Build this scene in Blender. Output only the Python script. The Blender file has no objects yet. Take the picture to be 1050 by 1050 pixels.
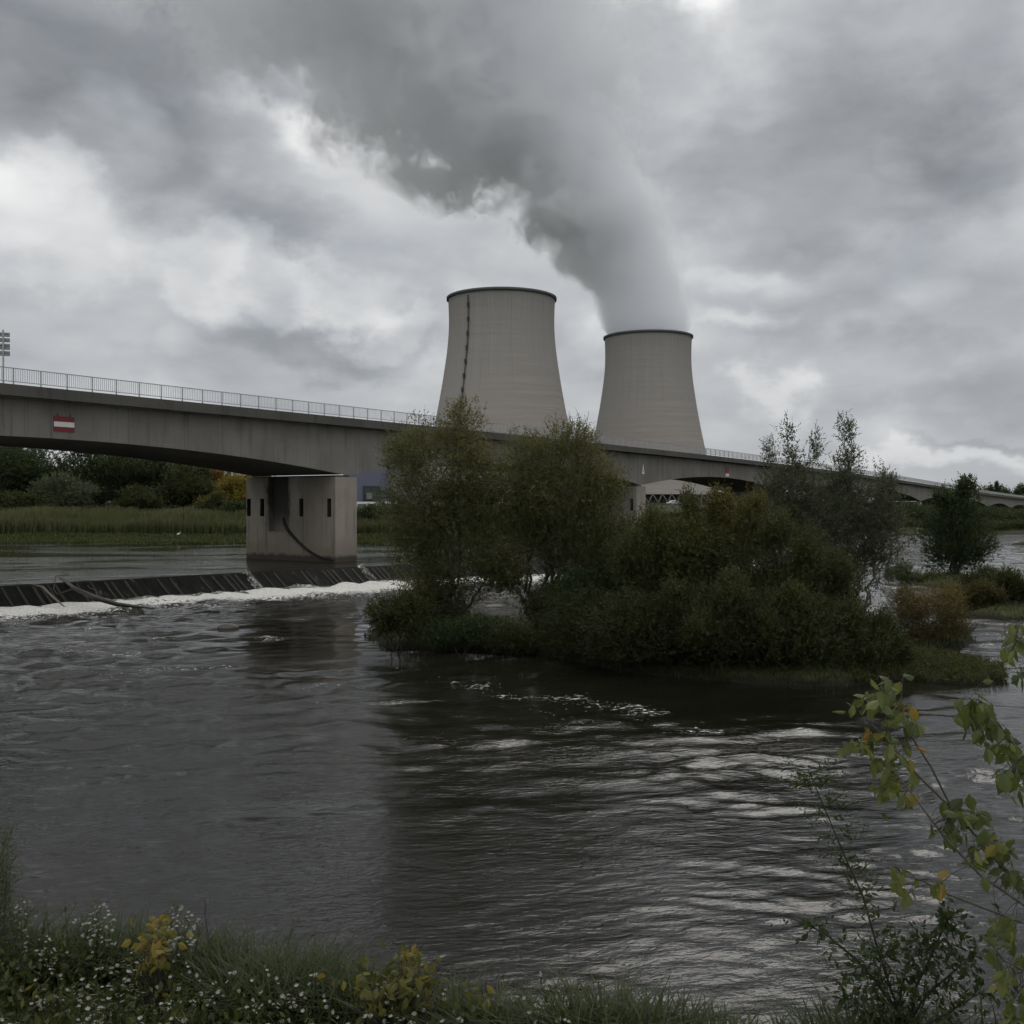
import bpy, math, random
import numpy as np
from mathutils import Vector, Matrix

R = math.radians
scene = bpy.context.scene
COL = scene.collection

# ---------------------------------------------------------------- camera
CZ = 7.0                       # eye height over the lower river, metres
F = 1050.0                     # focal length in photo pixels (36 mm on a 36 mm square)
PITCH = math.atan(10.0 / F)    # horizon sits 10 px above the middle
cam_d = bpy.data.cameras.new('camera')
cam_d.lens = 36.0
cam_d.sensor_width = 36.0
cam_d.clip_start = 0.05
cam_d.clip_end = 30000.0
cam = bpy.data.objects.new('camera', cam_d)
COL.objects.link(cam)
cam.location = (0, 0, CZ)
cam.rotation_euler = (math.pi / 2 - PITCH, 0, 0)
scene.camera = cam

# ---------------------------------------------------------------- view / render
scene.view_settings.view_transform = 'Standard'
scene.view_settings.look = 'None'
scene.view_settings.gamma = 1.0
scene.view_settings.use_curve_mapping = False
scene.view_settings.exposure = 0.0
scene.render.engine = 'CYCLES'
cy = scene.cycles
cy.max_bounces = 8
cy.diffuse_bounces = 3
cy.glossy_bounces = 3
cy.transmission_bounces = 3
cy.transparent_max_bounces = 8
cy.volume_bounces = 7
cy.volume_max_steps = 256
cy.caustics_reflective = False
cy.caustics_refractive = False
cy.use_denoising = True
cy.use_adaptive_sampling = True
cy.adaptive_threshold = 0.03
cy.adaptive_min_samples = 24


# ---------------------------------------------------------------- node helper
class G:
    def __init__(self, tree):
        self.t = tree
        self.nodes = tree.nodes
        self.links = tree.links

    def n(self, typ, ins=None, **props):
        nd = self.nodes.new(typ)
        for k, v in props.items():
            setattr(nd, k, v)
        for k, v in (ins or {}).items():
            s = nd.inputs[k]
            self.put(s, v)
        return nd

    def put(self, s, v):
        if isinstance(v, bpy.types.NodeSocket):
            self.links.new(v, s)
        elif isinstance(v, bpy.types.Node):
            self.links.new(v.outputs[0], s)
        else:
            s.default_value = v

    def m(self, op, a, b=None, c=None, clamp=False):
        nd = self.nodes.new('ShaderNodeMath')
        nd.operation = op
        nd.use_clamp = clamp
        self.put(nd.inputs[0], a)
        if b is not None:
            self.put(nd.inputs[1], b)
        if c is not None:
            self.put(nd.inputs[2], c)
        return nd.outputs[0]

    def v(self, op, a, b=None, out=0):
        nd = self.nodes.new('ShaderNodeVectorMath')
        nd.operation = op
        self.put(nd.inputs[0], a)
        if b is not None:
            if op == 'SCALE':
                self.put(nd.inputs['Scale'], b)
            else:
                self.put(nd.inputs[1], b)
        return nd.outputs['Value'] if op in ('DOT_PRODUCT', 'LENGTH', 'DISTANCE') else nd.outputs[0]

    def noise(self, vec, scale=1.0, detail=4.0, rough=0.55, dist=0.0, lac=2.0):
        nd = self.n('ShaderNodeTexNoise', {'Vector': vec, 'Scale': scale, 'Detail': detail, 'Roughness': rough,
                                           'Lacunarity': lac, 'Distortion': dist})
        return nd.outputs[0]

    def ss(self, x, lo, hi, tlo=0.0, thi=1.0):
        nd = self.nodes.new('ShaderNodeMapRange')
        nd.interpolation_type = 'SMOOTHSTEP'
        self.put(nd.inputs[0], x)
        self.put(nd.inputs[1], lo); self.put(nd.inputs[2], hi)
        self.put(nd.inputs[3], tlo); self.put(nd.inputs[4], thi)
        return nd.outputs[0]

    def lin(self, x, lo, hi, tlo=0.0, thi=1.0, clamp=True):
        nd = self.nodes.new('ShaderNodeMapRange')
        nd.clamp = clamp
        self.put(nd.inputs[0], x)
        self.put(nd.inputs[1], lo); self.put(nd.inputs[2], hi)
        self.put(nd.inputs[3], tlo); self.put(nd.inputs[4], thi)
        return nd.outputs[0]

    def mix(self, f, a, b, blend='MIX'):
        nd = self.nodes.new('ShaderNodeMix')
        nd.data_type = 'RGBA'
        nd.blend_type = blend
        self.put(nd.inputs[0], f)
        for s, v in ((nd.inputs[6], a), (nd.inputs[7], b)):
            if isinstance(v, (tuple, list)) and len(v) == 3:
                v = (*v, 1.0)
            self.put(s, v)
        return nd.outputs[2]

    def ramp(self, fac, stops):
        nd = self.nodes.new('ShaderNodeValToRGB')
        e = nd.color_ramp.elements
        while len(e) < len(stops):
            e.new(0.5)
        for el, (p, c) in zip(e, stops):
            el.position = p
            el.color = (*c, 1.0) if len(c) == 3 else c
        self.put(nd.inputs[0], fac)
        return nd.outputs[0]

    def xyz(self, vec):
        nd = self.n('ShaderNodeSeparateXYZ', {0: vec})
        return nd.outputs[0], nd.outputs[1], nd.outputs[2]

    def comb(self, x, y, z):
        nd = self.nodes.new('ShaderNodeCombineXYZ')
        for i, q in enumerate((x, y, z)):
            self.put(nd.inputs[i], q)
        return nd.outputs[0]


def px_dir(px, py):
    dx = (px - 525.0) / F
    dz = -(py - 525.0) / F
    cp, sp = math.cos(PITCH), math.sin(PITCH)
    return np.array([dx, cp + dz * sp, -sp + dz * cp])


def at(px, py, Y):
    d = px_dir(px, py)
    return np.array([0, 0, CZ]) + d * (Y / d[1])


def at_z(px, py, z):
    d = px_dir(px, py)
    return np.array([0, 0, CZ]) + d * ((z - CZ) / d[2])


# ---------------------------------------------------------------- sky: Nishita air behind an overcast cloud deck
SUN_EL, SUN_AZ = R(42.0), R(14.0)      # behind the clouds, a little right of the view
world = bpy.data.worlds.new('World')
scene.world = world
world.use_nodes = True
wt = world.node_tree
wt.nodes.clear()
g = G(wt)
sky = g.n('ShaderNodeTexSky', sky_type='NISHITA', sun_disc=False)
sky.sun_elevation = SUN_EL
sky.sun_rotation = SUN_AZ
sky.altitude = 120.0
tc = g.n('ShaderNodeTexCoord')
d0 = tc.outputs['Generated']
dx, dy, dz = g.xyz(d0)
zc = g.m('MAXIMUM', dz, 0.0)
# cloud plane coordinates: pattern gets foreshortened towards the horizon
den = g.m('ADD', zc, 0.14)
pl = g.comb(g.m('DIVIDE', dx, den), g.m('DIVIDE', dy, den), 0.0)
big = g.noise(pl, 0.95, 5.0, 0.5, 0.2)
lump = g.noise(g.v('MULTIPLY', d0, (1.0, 1.0, 2.0)), 4.6, 5.0, 0.50, 0.15)
fine = g.noise(g.v('MULTIPLY', d0, (1.0, 1.0, 2.2)), 13.0, 5.0, 0.55, 0.1)
# warp the feature lookup so that lobes get cloud-like edges
wn = g.n('ShaderNodeTexNoise', {'Vector': g.v('MULTIPLY', d0, (1, 1, 1.5)), 'Scale': 6.0, 'Detail': 6.0, 'Roughness': 0.55})
warp = g.v('SCALE', g.v('SUBTRACT', wn.outputs['Color'], (0.5, 0.5, 0.5)), 0.21)
dw = g.v('ADD', d0, warp)
vor = g.n('ShaderNodeTexVoronoi', {'Vector': g.v('MULTIPLY', g.v('ADD', d0, g.v('SCALE', warp, 0.45)), (1.0, 1.0, 1.55)), 'Scale': 7.5, 'Detail': 2.0, 'Roughness': 0.45, 'Smoothness': 0.55}, feature='SMOOTH_F1').outputs['Distance']
acc = None


def lobe(px, py, rx, ry, amp, sharp=1.0):
    """a bank of cloud or a gap in it, somewhere in the sky"""
    global acc
    c = px_dir(px, py)
    c = c / np.linalg.norm(c)
    q = g.v('MULTIPLY', g.v('SUBTRACT', dw, tuple(c)), (F / rx, F / rx * 0.5, F / ry))
    r2 = g.v('DOT_PRODUCT', q, q)
    if sharp != 1.0:
        r2 = g.m('POWER', r2, sharp)
    e = g.m('MULTIPLY', g.m('POWER', 2.71828, g.m('MULTIPLY', r2, -1.0)), amp)
    acc = e if acc is None else g.m('ADD', acc, e)


for L in (
    (90, 70, 260, 120, -0.120, 1.6),     # dark shelf upper left
    (60, 165, 150, 35, -0.05, 1.4),
    (335, 155, 46, 26, 0.34, 1.3),       # bright rent beside the steam
    (280, 125, 40, 18, 0.16, 1.0),
    (420, 215, 90, 60, 0.14, 1.2),
    (60, 235, 130, 45, 0.10, 1.5),
    (215, 278, 44, 30, 0.13, 3.0),       # cumulus heads
    (278, 290, 52, 34, 0.12, 3.0),
    (350, 296, 52, 34, 0.15, 3.0),
    (402, 328, 34, 24, 0.12, 3.0),
    (50, 240, 74, 44, 0.10, 3.0),
    (300, 238, 90, 14, -0.06, 1.5),    (330, 345, 120, 26, -0.12, 1.6),
    (110, 330, 120, 28, 0.08, 1.4),
    (420, 380, 60, 22, 0.07, 1.4),
    (660, 2, 60, 28, 0.60, 1.3),         # sun side gap at the top
    (730, 20, 60, 40, 0.16, 1.0),
    (870, 175, 170, 85, -0.150, 1.8),    # dark bank right
    (960, 90, 80, 60, -0.05, 1.2),
    (1035, 40, 40, 90, 0.10, 1.2),
    (735, 285, 60, 16, 0.10, 1.2),
    (755, 345, 36, 16, 0.22, 1.2),
    (860, 330, 120, 34, -0.05, 1.5),
    (780, 405, 22, 16, 0.22, 1.2),
    (920, 285, 90, 26, 0.05, 1.0),
    (930, 400, 130, 24, -0.075, 1.5),
    (960, 465, 140, 14, 0.16, 1.5),
    (1000, 446, 90, 7, -0.08, 1.5),
    (745, 440, 60, 22, 0.05, 1.2),
    (590, 350, 60, 60, -0.02, 1.2),
):
    lobe(*L)

base = g.m('ADD', g.lin(big, 0.3, 0.7, 0.535, 0.625), acc)
tex = g.m('ADD', g.lin(lump, 0.34, 0.66, -0.085, 0.085), g.lin(fine, 0.3, 0.7, -0.030, 0.034))
lum = g.m('ADD', base, g.m('MULTIPLY', tex, g.ss(dz, -0.02, 0.10, 0.5, 1.0)))
lum = g.m('ADD', lum, g.lin(vor, 0.10, 0.75, 0.110, -0.115))
lum = g.m('MAXIMUM', lum, 0.16)
# an overcast dome is brightest overhead; unseen sky behind the viewer is raised to light facing sides
zen = g.ss(dz, 0.46, 0.9, 1.0, 2.0)
back = g.ss(dy, 0.25, -0.7, 1.0, 1.75)
lum = g.m('MULTIPLY', g.m('MULTIPLY', lum, zen), back)
tint = g.ramp(g.m('MULTIPLY', lum, 1.0), [(0.0, (0.92, 0.985, 1.06)), (0.40, (0.945, 0.99, 1.05)), (0.65, (0.98, 1.0, 1.02)), (1.0, (1.0, 1.0, 0.985))])
cloud = g.v('MULTIPLY', tint, g.comb(lum, lum, lum))
STR = 0.10
cloud10 = g.v('SCALE', cloud, 1.0 / STR)
cover = g.ss(g.m('ADD', g.m('MULTIPLY', lump, 0.6), g.m('MULTIPLY', fine, 0.4)), 0.34, 0.48, 0.93, 0.995)
skyc = g.mix(cover, sky.outputs[0], cloud10)
bg = g.n('ShaderNodeBackground', {'Color': skyc, 'Strength': STR})
out = g.n('ShaderNodeOutputWorld', {'Surface': bg.outputs[0]})
world.cycles.sampling_method = 'MANUAL'
world.cycles.sample_map_resolution = 1024

sun_d = bpy.data.lights.new('sun', 'SUN')
sun_d.energy = 0.5
sun_d.angle = R(25.0)
sun_d.color = (1.0, 0.96, 0.9)
sun = bpy.data.objects.new('sun', sun_d)
COL.objects.link(sun)
sd = Vector((math.sin(SUN_AZ) * math.cos(SUN_EL), math.cos(SUN_AZ) * math.cos(SUN_EL), math.sin(SUN_EL)))
sun.rotation_euler = sd.to_track_quat('Z', 'Y').to_euler()
sun.location = (0, 0, 400)


# ---------------------------------------------------------------- materials
def new_mat(name):
    m = bpy.data.materials.new(name)
    m.use_nodes = True
    m.node_tree.nodes.clear()
    gg = G(m.node_tree)
    o = gg.n('ShaderNodeOutputMaterial')
    return m, gg, o


def plain(name, col, rough=0.6, metal=0.0, spec=0.4, var=0.12, scale=3.0, bump=0.0):
    m, gg, o = new_mat(name)
    pos = gg.n('ShaderNodeNewGeometry').outputs['Position']
    nz = gg.noise(pos, scale, 4.0, 0.6)
    c = gg.mix(nz, tuple(x * (1 - var) for x in col), tuple(min(1, x * (1 + var)) for x in col))
    p = gg.n('ShaderNodeBsdfPrincipled', {'Base Color': c, 'Roughness': rough, 'Metallic': metal, 'Specular IOR Level': spec})
    if bump:
        b = gg.n('ShaderNodeBump', {'Height': nz, 'Strength': bump, 'Distance': 0.05})
        gg.put(p.inputs['Normal'], b.outputs[0])
    gg.put(o.inputs[0], p.outputs[0])
    return m


DX, DY = 0.5500, 0.8352           # direction of the bridge


def concrete(name, base=(0.30, 0.285, 0.255), streak=0.5, panel=3.2, mid_band=None, wet=None):
    m, gg, o = new_mat(name)
    pos = gg.n('ShaderNodeNewGeometry').outputs['Position']
    x, y, z = gg.xyz(pos)
    al = gg.m('ADD', gg.m('MULTIPLY', x, DX), gg.m('MULTIPLY', y, DY))
    ac = gg.m('ADD', gg.m('MULTIPLY', x, DY), gg.m('MULTIPLY', y, -DX))
    v = gg.comb(al, ac, z)
    big_ = gg.noise(v, 0.22, 5.0, 0.6)
    st = gg.noise(gg.v('MULTIPLY', v, (1.6, 1.6, 0.10)), 1.0, 5.0, 0.62)
    fn = gg.noise(v, 7.0, 4.0, 0.6)
    c = gg.mix(gg.ss(big_, 0.3, 0.7), tuple(q * 0.82 for q in base), tuple(q * 1.12 for q in base))
    c = gg.mix(gg.m('MULTIPLY', gg.ss(st, 0.52, 0.72), streak), c, tuple(q * 0.42 for q in base))
    c = gg.mix(gg.m('MULTIPLY', gg.ss(st, 0.46, 0.30), streak * 0.35), c, tuple(min(1, q * 1.35) for q in base))
    c = gg.mix(gg.lin(fn, 0.3, 0.7, 0.0, 0.22), c, tuple(q * 0.6 for q in base))
    if panel:
        fr = gg.m('FRACT', gg.m('DIVIDE', al, panel))
        ln = gg.ss(gg.m('ABSOLUTE', gg.m('SUBTRACT', fr, 0.5)), 0.485, 0.495)
        c = gg.mix(gg.m('MULTIPLY', ln, 0.42), c, tuple(q * 0.4 for q in base))
    if wet is not None:            # tide band of algae and damp just over the water
        wn_ = gg.m('ADD', z, gg.m('MULTIPLY', gg.m('SUBTRACT', st, 0.5), 0.9))
        c = gg.mix(gg.m('MULTIPLY', gg.ss(wn_, wet + 2.4, wet + 0.3), 0.35), c, (0.13, 0.095, 0.062))
        c = gg.mix(gg.m('MULTIPLY', gg.ss(wn_, wet + 0.75, wet + 0.35), 0.85), c, (0.035, 0.033, 0.025))
    if mid_band is not None:          # near-black band down the middle of the pier face, pale strip beside it (u across, from the near end)
        u = gg.m('SUBTRACT', mid_band, ac)
        un = gg.m('ADD', u, gg.m('MULTIPLY', gg.m('SUBTRACT', gg.noise(v, 0.8, 5.0, 0.6), 0.5), 1.4))
        msk = gg.m('MULTIPLY', gg.ss(un, 5.9, 6.4), gg.ss(un, 9.6, 8.9))
        fad = gg.ss(gg.m('ADD', z, gg.m('MULTIPLY', gg.m('SUBTRACT', st, 0.5), 2.0)), 3.4, 6.3)
        c = gg.mix(gg.m('MULTIPLY', gg.m('MULTIPLY', msk, fad), 0.88), c, (0.03, 0.03, 0.028))
        m2 = gg.m('MULTIPLY', gg.ss(un, 4.5, 5.0), gg.ss(un, 6.1, 5.8))
        c = gg.mix(gg.m('MULTIPLY', gg.m('MULTIPLY', m2, gg.ss(z, 5.0, 8.0)), 0.5), c, (0.42, 0.40, 0.37))
    p = gg.n('ShaderNodeBsdfPrincipled', {'Base Color': c, 'Roughness': 0.88, 'Specular IOR Level': 0.25})
    b = gg.n('ShaderNodeBump', {'Height': gg.m('ADD', fn, gg.m('MULTIPLY', st, 0.6)), 'Strength': 0.35, 'Distance': 0.03})
    gg.put(p.inputs['Normal'], b.outputs[0])
    gg.put(o.inputs[0], p.outputs[0])
    return m


def leaf_mat(name, stops, trans=0.30, rough=0.55, spec=0.25):
    m, gg, o = new_mat(name)
    t = gg.n('ShaderNodeAttribute', attribute_name='tint').outputs['Fac']
    c = gg.ramp(t, stops)
    p = gg.n('ShaderNodeBsdfPrincipled', {'Base Color': c, 'Roughness': rough, 'Specular IOR Level': spec})
    tr = gg.n('ShaderNodeBsdfTranslucent', {'Color': gg.mix(0.5, c, (0.10, 0.12, 0.01), 'ADD')})
    mx = gg.n('ShaderNodeMixShader', {0: trans, 1: p.outputs[0], 2: tr.outputs[0]})
    gg.put(o.inputs[0], mx.outputs[0])
    return m


def bark_mat(name, col=(0.038, 0.033, 0.026)):
    return plain(name, col, 0.9, var=0.4, scale=9.0, bump=0.5)


M = {}
M['girder'] = concrete('girder_concrete', (0.178, 0.172, 0.154), 0.7, 3.4)
M['cornice'] = concrete('cornice_concrete', (0.085, 0.082, 0.075), 0.6, 2.0)
M['kerb'] = concrete('kerb_concrete', (0.42, 0.41, 0.39), 0.3, 2.0)
M['pier'] = concrete('pier_concrete', (0.26, 0.24, 0.205), 0.6, 0, None, 1.3)
M['steel'] = plain('galvanised_steel', (0.34, 0.35, 0.35), 0.45, 0.5, var=0.2, scale=6)
M['darksteel'] = plain('dark_steel', (0.05, 0.052, 0.055), 0.5, 0.4)
M['signback'] = plain('sign_back_metal', (0.17, 0.18, 0.19), 0.5, 0.5)
M['red'] = plain('sign_red', (0.15, 0.018, 0.022), 0.5)
M['white'] = plain('sign_white', (0.62, 0.61, 0.60), 0.5)
M['black'] = plain('black_rubber', (0.015, 0.015, 0.015), 0.7)
M['asphalt'] = plain('asphalt', (0.05, 0.05, 0.052), 0.9, var=0.2, scale=12, bump=0.3)
M['bark'] = bark_mat('willow_bark')
M['barkgrey'] = bark_mat('grey_bark', (0.085, 0.08, 0.07))
M['wetwood'] = plain('wet_wood', (0.035, 0.03, 0.025), 0.5, var=0.4, scale=8, bump=0.5)
M['rock'] = plain('river_rock', (0.055, 0.048, 0.040), 0.5, var=0.5, scale=6, bump=0.8)
M['carwhite'] = plain('car_white_paint', (0.75, 0.76, 0.77), 0.25, spec=0.6, var=0.02)
M['cardark'] = plain('car_dark_paint', (0.02, 0.022, 0.026), 0.25, spec=0.6, var=0.05)
M['glass'] = plain('dark_window_glass', (0.02, 0.028, 0.035), 0.08, spec=0.7, var=0.1)
M['lamp'] = plain('lamp_lens', (0.5, 0.5, 0.48), 0.15, spec=0.6)


# ---------------------------------------------------------------- mesh helpers
class MB:
    def __init__(self):
        self.v, self.f, self.mi = [], [], []

    def quad(self, a, b, c, d, mi=0):
        i = len(self.v)
        self.v += [tuple(a), tuple(b), tuple(c), tuple(d)]
        self.f.append((i, i + 1, i + 2, i + 3)); self.mi.append(mi)

    def poly(self, pts, mi=0):
        i = len(self.v)
        self.v += [tuple(p) for p in pts]
        self.f.append(tuple(range(i, i + len(pts)))); self.mi.append(mi)

    def box(self, c, s, ax=None, mi=0):
        """c centre, s full sizes, ax optional 3 axes"""
        c = np.array(c, float)
        if ax is None:
            ax = np.eye(3)
        ax = np.array(ax, float)
        i = len(self.v)
        for sx, sy, sz in ((-1, -1, -1), (1, -1, -1), (1, 1, -1), (-1, 1, -1), (-1, -1, 1), (1, -1, 1), (1, 1, 1), (-1, 1, 1)):
            self.v.append(tuple(c + ax[0] * sx * s[0] / 2 + ax[1] * sy * s[1] / 2 + ax[2] * sz * s[2] / 2))
        for f in ((0, 3, 2, 1), (4, 5, 6, 7), (0, 1, 5, 4), (1, 2, 6, 5), (2, 3, 7, 6), (3, 0, 4, 7)):
            self.f.append(tuple(i + k for k in f)); self.mi.append(mi)

    def tube(self, pts, rad, n=6, cap=True, mi=0):
        pts = [np.array(p, float) for p in pts]
        if np.isscalar(rad):
            rad = [rad] * len(pts)
        prev = None
        i0 = len(self.v)
        for k, p in enumerate(pts):
            t = pts[min(k + 1, len(pts) - 1)] - pts[max(k - 1, 0)]
            t = t / (np.linalg.norm(t) + 1e-9)
            if prev is None:
                a = np.cross(t, (0, 0, 1.0))
                if np.linalg.norm(a) < 1e-3:
                    a = np.cross(t, (1.0, 0, 0))
            else:
                a = prev - t * np.dot(prev, t)
            a = a / (np.linalg.norm(a) + 1e-9)
            prev = a
            b = np.cross(t, a)
            for j in range(n):
                w = 2 * math.pi * j / n
                self.v.append(tuple(p + (a * math.cos(w) + b * math.sin(w)) * rad[k]))
        for k in range(len(pts) - 1):
            for j in range(n):
                q = i0 + k * n
                self.f.append((q + j, q + (j + 1) % n, q + n + (j + 1) % n, q + n + j)); self.mi.append(mi)
        if cap:
            self.f.append(tuple(i0 + j for j in range(n))[::-1]); self.mi.append(mi)
            q = i0 + (len(pts) - 1) * n
            self.f.append(tuple(q + j for j in range(n))); self.mi.append(mi)

    def build(self, name, mats, parent=None, smooth=False, loc=None):
        me = bpy.data.meshes.new(name)
        V = np.array(self.v, float)
        if loc is not None:
            V = V - np.array(loc)
        me.from_pydata(V.tolist(), [], self.f)
        if not isinstance(mats, (list, tuple)):
            mats = [mats]
        for m in mats:
            me.materials.append(m)
        if len(mats) > 1:
            me.polygons.foreach_set('material_index', self.mi)
        if smooth:
            me.polygons.foreach_set('use_smooth', [True] * len(me.polygons))
        me.update()
        o = bpy.data.objects.new(name, me)
        COL.objects.link(o)
        if loc is not None and parent is None:
            o.location = loc
        if parent is not None:
            o.parent = parent
        return o


def mesh_np(name, V, Fq, mat, parent=None, tint=None, smooth=False, loc=None, attrs=None):
    """quads from arrays; tint is one value per vertex"""
    V = np.asarray(V, float)
    if loc is not None:
        V = V - np.array(loc)
    Fq = np.asarray(Fq, np.int32)
    me = bpy.data.meshes.new(name)
    me.vertices.add(len(V)); me.vertices.foreach_set('co', V.astype(np.float32).ravel())
    k = Fq.shape[1]
    me.loops.add(Fq.size); me.loops.foreach_set('vertex_index', Fq.ravel())
    me.polygons.add(len(Fq)); me.polygons.foreach_set('loop_start', np.arange(len(Fq), dtype=np.int32) * k)
    if smooth:
        me.polygons.foreach_set('use_smooth', np.ones(len(Fq), bool))
    me.update(calc_edges=True)
    at_ = dict(attrs or {})
    if tint is not None:
        at_['tint'] = tint
    for an, av in at_.items():
        a = me.attributes.new(an, 'FLOAT', 'POINT')
        a.data.foreach_set('value', np.asarray(av, np.float32))
    me.materials.append(mat)
    o = bpy.data.objects.new(name, me)
    COL.objects.link(o)
    if parent is not None:
        o.parent = parent
    elif loc is not None:
        o.location = loc
    return o


def tag(o, label=None, cat=None, group=None, kind=None):
    if label: o['label'] = label
    if cat: o['category'] = cat
    if group: o['group'] = group
    if kind: o['kind'] = kind
    return o


def empty(name, loc, label, cat, group=None, rz=0.0):
    o = bpy.data.objects.new(name, None)
    COL.objects.link(o)
    o.empty_display_size = 0.3
    o.location = tuple(loc)
    o.rotation_euler = (0, 0, rz)
    return tag(o, label, cat, group)


def share(o, parent, loc=(0, 0, 0), rot=(0, 0, 0)):
    c = o.copy()
    COL.objects.link(c)
    c.parent = parent
    c.location = loc
    c.rotation_euler = rot
    return c


def ssn(x, a, b):
    t = np.clip((x - a) / (b - a), 0, 1)
    return t * t * (3 - 2 * t)


def vnoise(x, y, seed=0, octs=4, base=1.0):
    """cheap numpy value noise"""
    out_ = np.zeros_like(x, float); amp = 1.0; tot = 0
    for o_ in range(octs):
        fx, fy = x * base * 2 ** o_ + 17.3 * o_, y * base * 2 ** o_ - 9.1 * o_
        ix, iy = np.floor(fx).astype(np.int64), np.floor(fy).astype(np.int64)
        tx, ty = fx - ix, fy - iy
        tx, ty = tx * tx * (3 - 2 * tx), ty * ty * (3 - 2 * ty)

        def h(a, b):
            n = (a * 374761393 + b * 668265263 + (seed + o_) * 974634777) & 0x7fffffff
            n = ((n ^ (n >> 13)) * 1274126177) & 0x7fffffff
            return ((n ^ (n >> 16)) & 0xffff) / 65535.0
        out_ += amp * ((h(ix, iy) * (1 - tx) + h(ix + 1, iy) * tx) * (1 - ty) + (h(ix, iy + 1) * (1 - tx) + h(ix + 1, iy + 1) * tx) * ty)
        tot += amp; amp *= 0.5
    return out_ / tot


def poly_sdf(px, py, poly):
    """signed distance, negative inside"""
    poly = np.array(poly, float)
    d = np.full(px.shape, 1e18); ins = np.zeros(px.shape, bool)
    n = len(poly)
    for i in range(n):
        a, b = poly[i], poly[(i + 1) % n]
        e = b - a
        wx, wy = px - a[0], py - a[1]
        t = np.clip((wx * e[0] + wy * e[1]) / (e @ e), 0, 1)
        d = np.minimum(d, (wx - e[0] * t) ** 2 + (wy - e[1] * t) ** 2)
        c = ((a[1] <= py) & (b[1] > py)) | ((b[1] <= py) & (a[1] > py))
        with np.errstate(divide='ignore', invalid='ignore'):
            xi = a[0] + (py - a[1]) / (b[1] - a[1] if b[1] != a[1] else 1e-9) * e[0]
        ins ^= c & (px < xi)
    return np.where(ins, -1, 1) * np.sqrt(d)


def line_dist(px, py, pts):
    pts = np.array(pts, float)
    d = np.full(px.shape, 1e18); s_ = np.zeros(px.shape); side = np.zeros(px.shape); acc_ = 0.0
    for a, b in zip(pts[:-1], pts[1:]):
        e = b - a; L = np.hypot(*e)
        wx, wy = px - a[0], py - a[1]
        t = np.clip((wx * e[0] + wy * e[1]) / (e @ e), 0, 1)
        q = (wx - e[0] * t) ** 2 + (wy - e[1] * t) ** 2
        upd = q < d
        d = np.where(upd, q, d); s_ = np.where(upd, acc_ + t * L, s_)
        side = np.where(upd, np.sign(e[0] * wy - e[1] * wx), side)
        acc_ += L
    return np.sqrt(d), s_, side


# ---------------------------------------------------------------- ground
UP = 1.3                                           # level of the pool above the weir
RIVER = [(-900, 175), (-400, 152), (-200, 145), (-60, 142), (-17, 138), (5, 141), (30, 155), (60, 205), (100, 221), (160, 228), (300, 240),
         (900, 300), (900, 20), (80, 12.5), (8, 12.5), (-8, 12.5), (-40, 11), (-90, 6), (-200, -10), (-900, -60)]
CREST = [(-120, -16), (-90, 14), (-60, 43), (-34.4, 68.8), (-21.5, 82), (-13.4, 89.3), (-8, 93.5), (2.5, 100.5), (20, 110), (33, 140), (52, 215), (70, 300)]


def ipoly(pts, z=0.0):
    return [tuple(at_z(x, y, z)[:2]) for x, y in pts]


ISLES = [
    ipoly([(372, 652), (392, 664), (470, 669), (560, 673), (640, 690), (760, 701), (860, 705), (920, 698), (1000, 702), (1036, 698), (1030, 688), (960, 676), (915, 670), (880, 650),
           (760, 640), (650, 636), (560, 640), (500, 637), (440, 632), (395, 640)]),
    ipoly([(905, 664), (940, 672), (985, 668), (1002, 655), (960, 648), (910, 652)]),
    ipoly([(955, 603), (1000, 606), (1010, 596), (975, 588), (950, 594)]),
    ipoly([(985, 632), (1050, 637), (1120, 634), (1120, 618), (1040, 612), (990, 618)]),
    ipoly([(1030, 558.5), (1090, 560), (1120, 556), (1060, 555)]),
    ipoly([(935, 601), (990, 604), (1010, 598), (950, 590)]),
]


def near_ground(x, y):
    edge = 5.2 - 1.5 * ssn(x, -1.2, 0.5) + 0.15 * np.sin(x * 2.3)
    edge = np.where(x > 0.9, edge + 0.5 * ssn(x, 0.9, 2.0), edge)
    top = 5.14 - 0.14 * np.clip(y - 1.5, 0, 20) + 0.10 * ssn(x, -0.6, 0.2)
    run = np.clip(y - edge, 0, None)
    return top - 0.95 * run + 0.10 * (vnoise(x, y, 5, 3, 0.9) - 0.5)


def ground_h(x, y):
    x = np.asarray(x, float); y = np.asarray(y, float)
    d = poly_sdf(x, y, RIVER)
    w0 = UP * ssn(x, 52, 38)
    top_ = 6.1 - 4.4 * ssn(x, 68, 100) * (1 - ssn(y, 600, 850))
    rise = 0.9 * ssn(d, 0, 12) + (top_ - w0 - 0.9) * ssn(d, 14, 52)
    far = np.where(d > 0, w0 + rise, np.maximum(-1.6, w0 + d * 0.25))
    far = far + np.where(d > 0, 0.35 * (vnoise(x, y, 2, 4, 0.11) - 0.5) * ssn(d, 0, 6), 0)
    nr = np.maximum(near_ground(x, y), -1.6)
    nr = np.where(y < -30, np.minimum(nr, 5.6), nr)
    h = np.where(y < 60, np.where(d > 0, nr, np.maximum(nr, far * 0 - 1.6)), far)
    for k, ip in enumerate(ISLES):
        di = poly_sdf(x, y, ip)
        hi = np.where(di < 0, np.minimum(0.55, -di * 0.30), -di * 0.5) - 0.02
        hi = hi + np.where(di < 0, 0.25 * (vnoise(x, y, 11 + k, 4, 0.8) - 0.45), 0)
        h = np.maximum(h, np.maximum(hi, -1.6))
    return h


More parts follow.
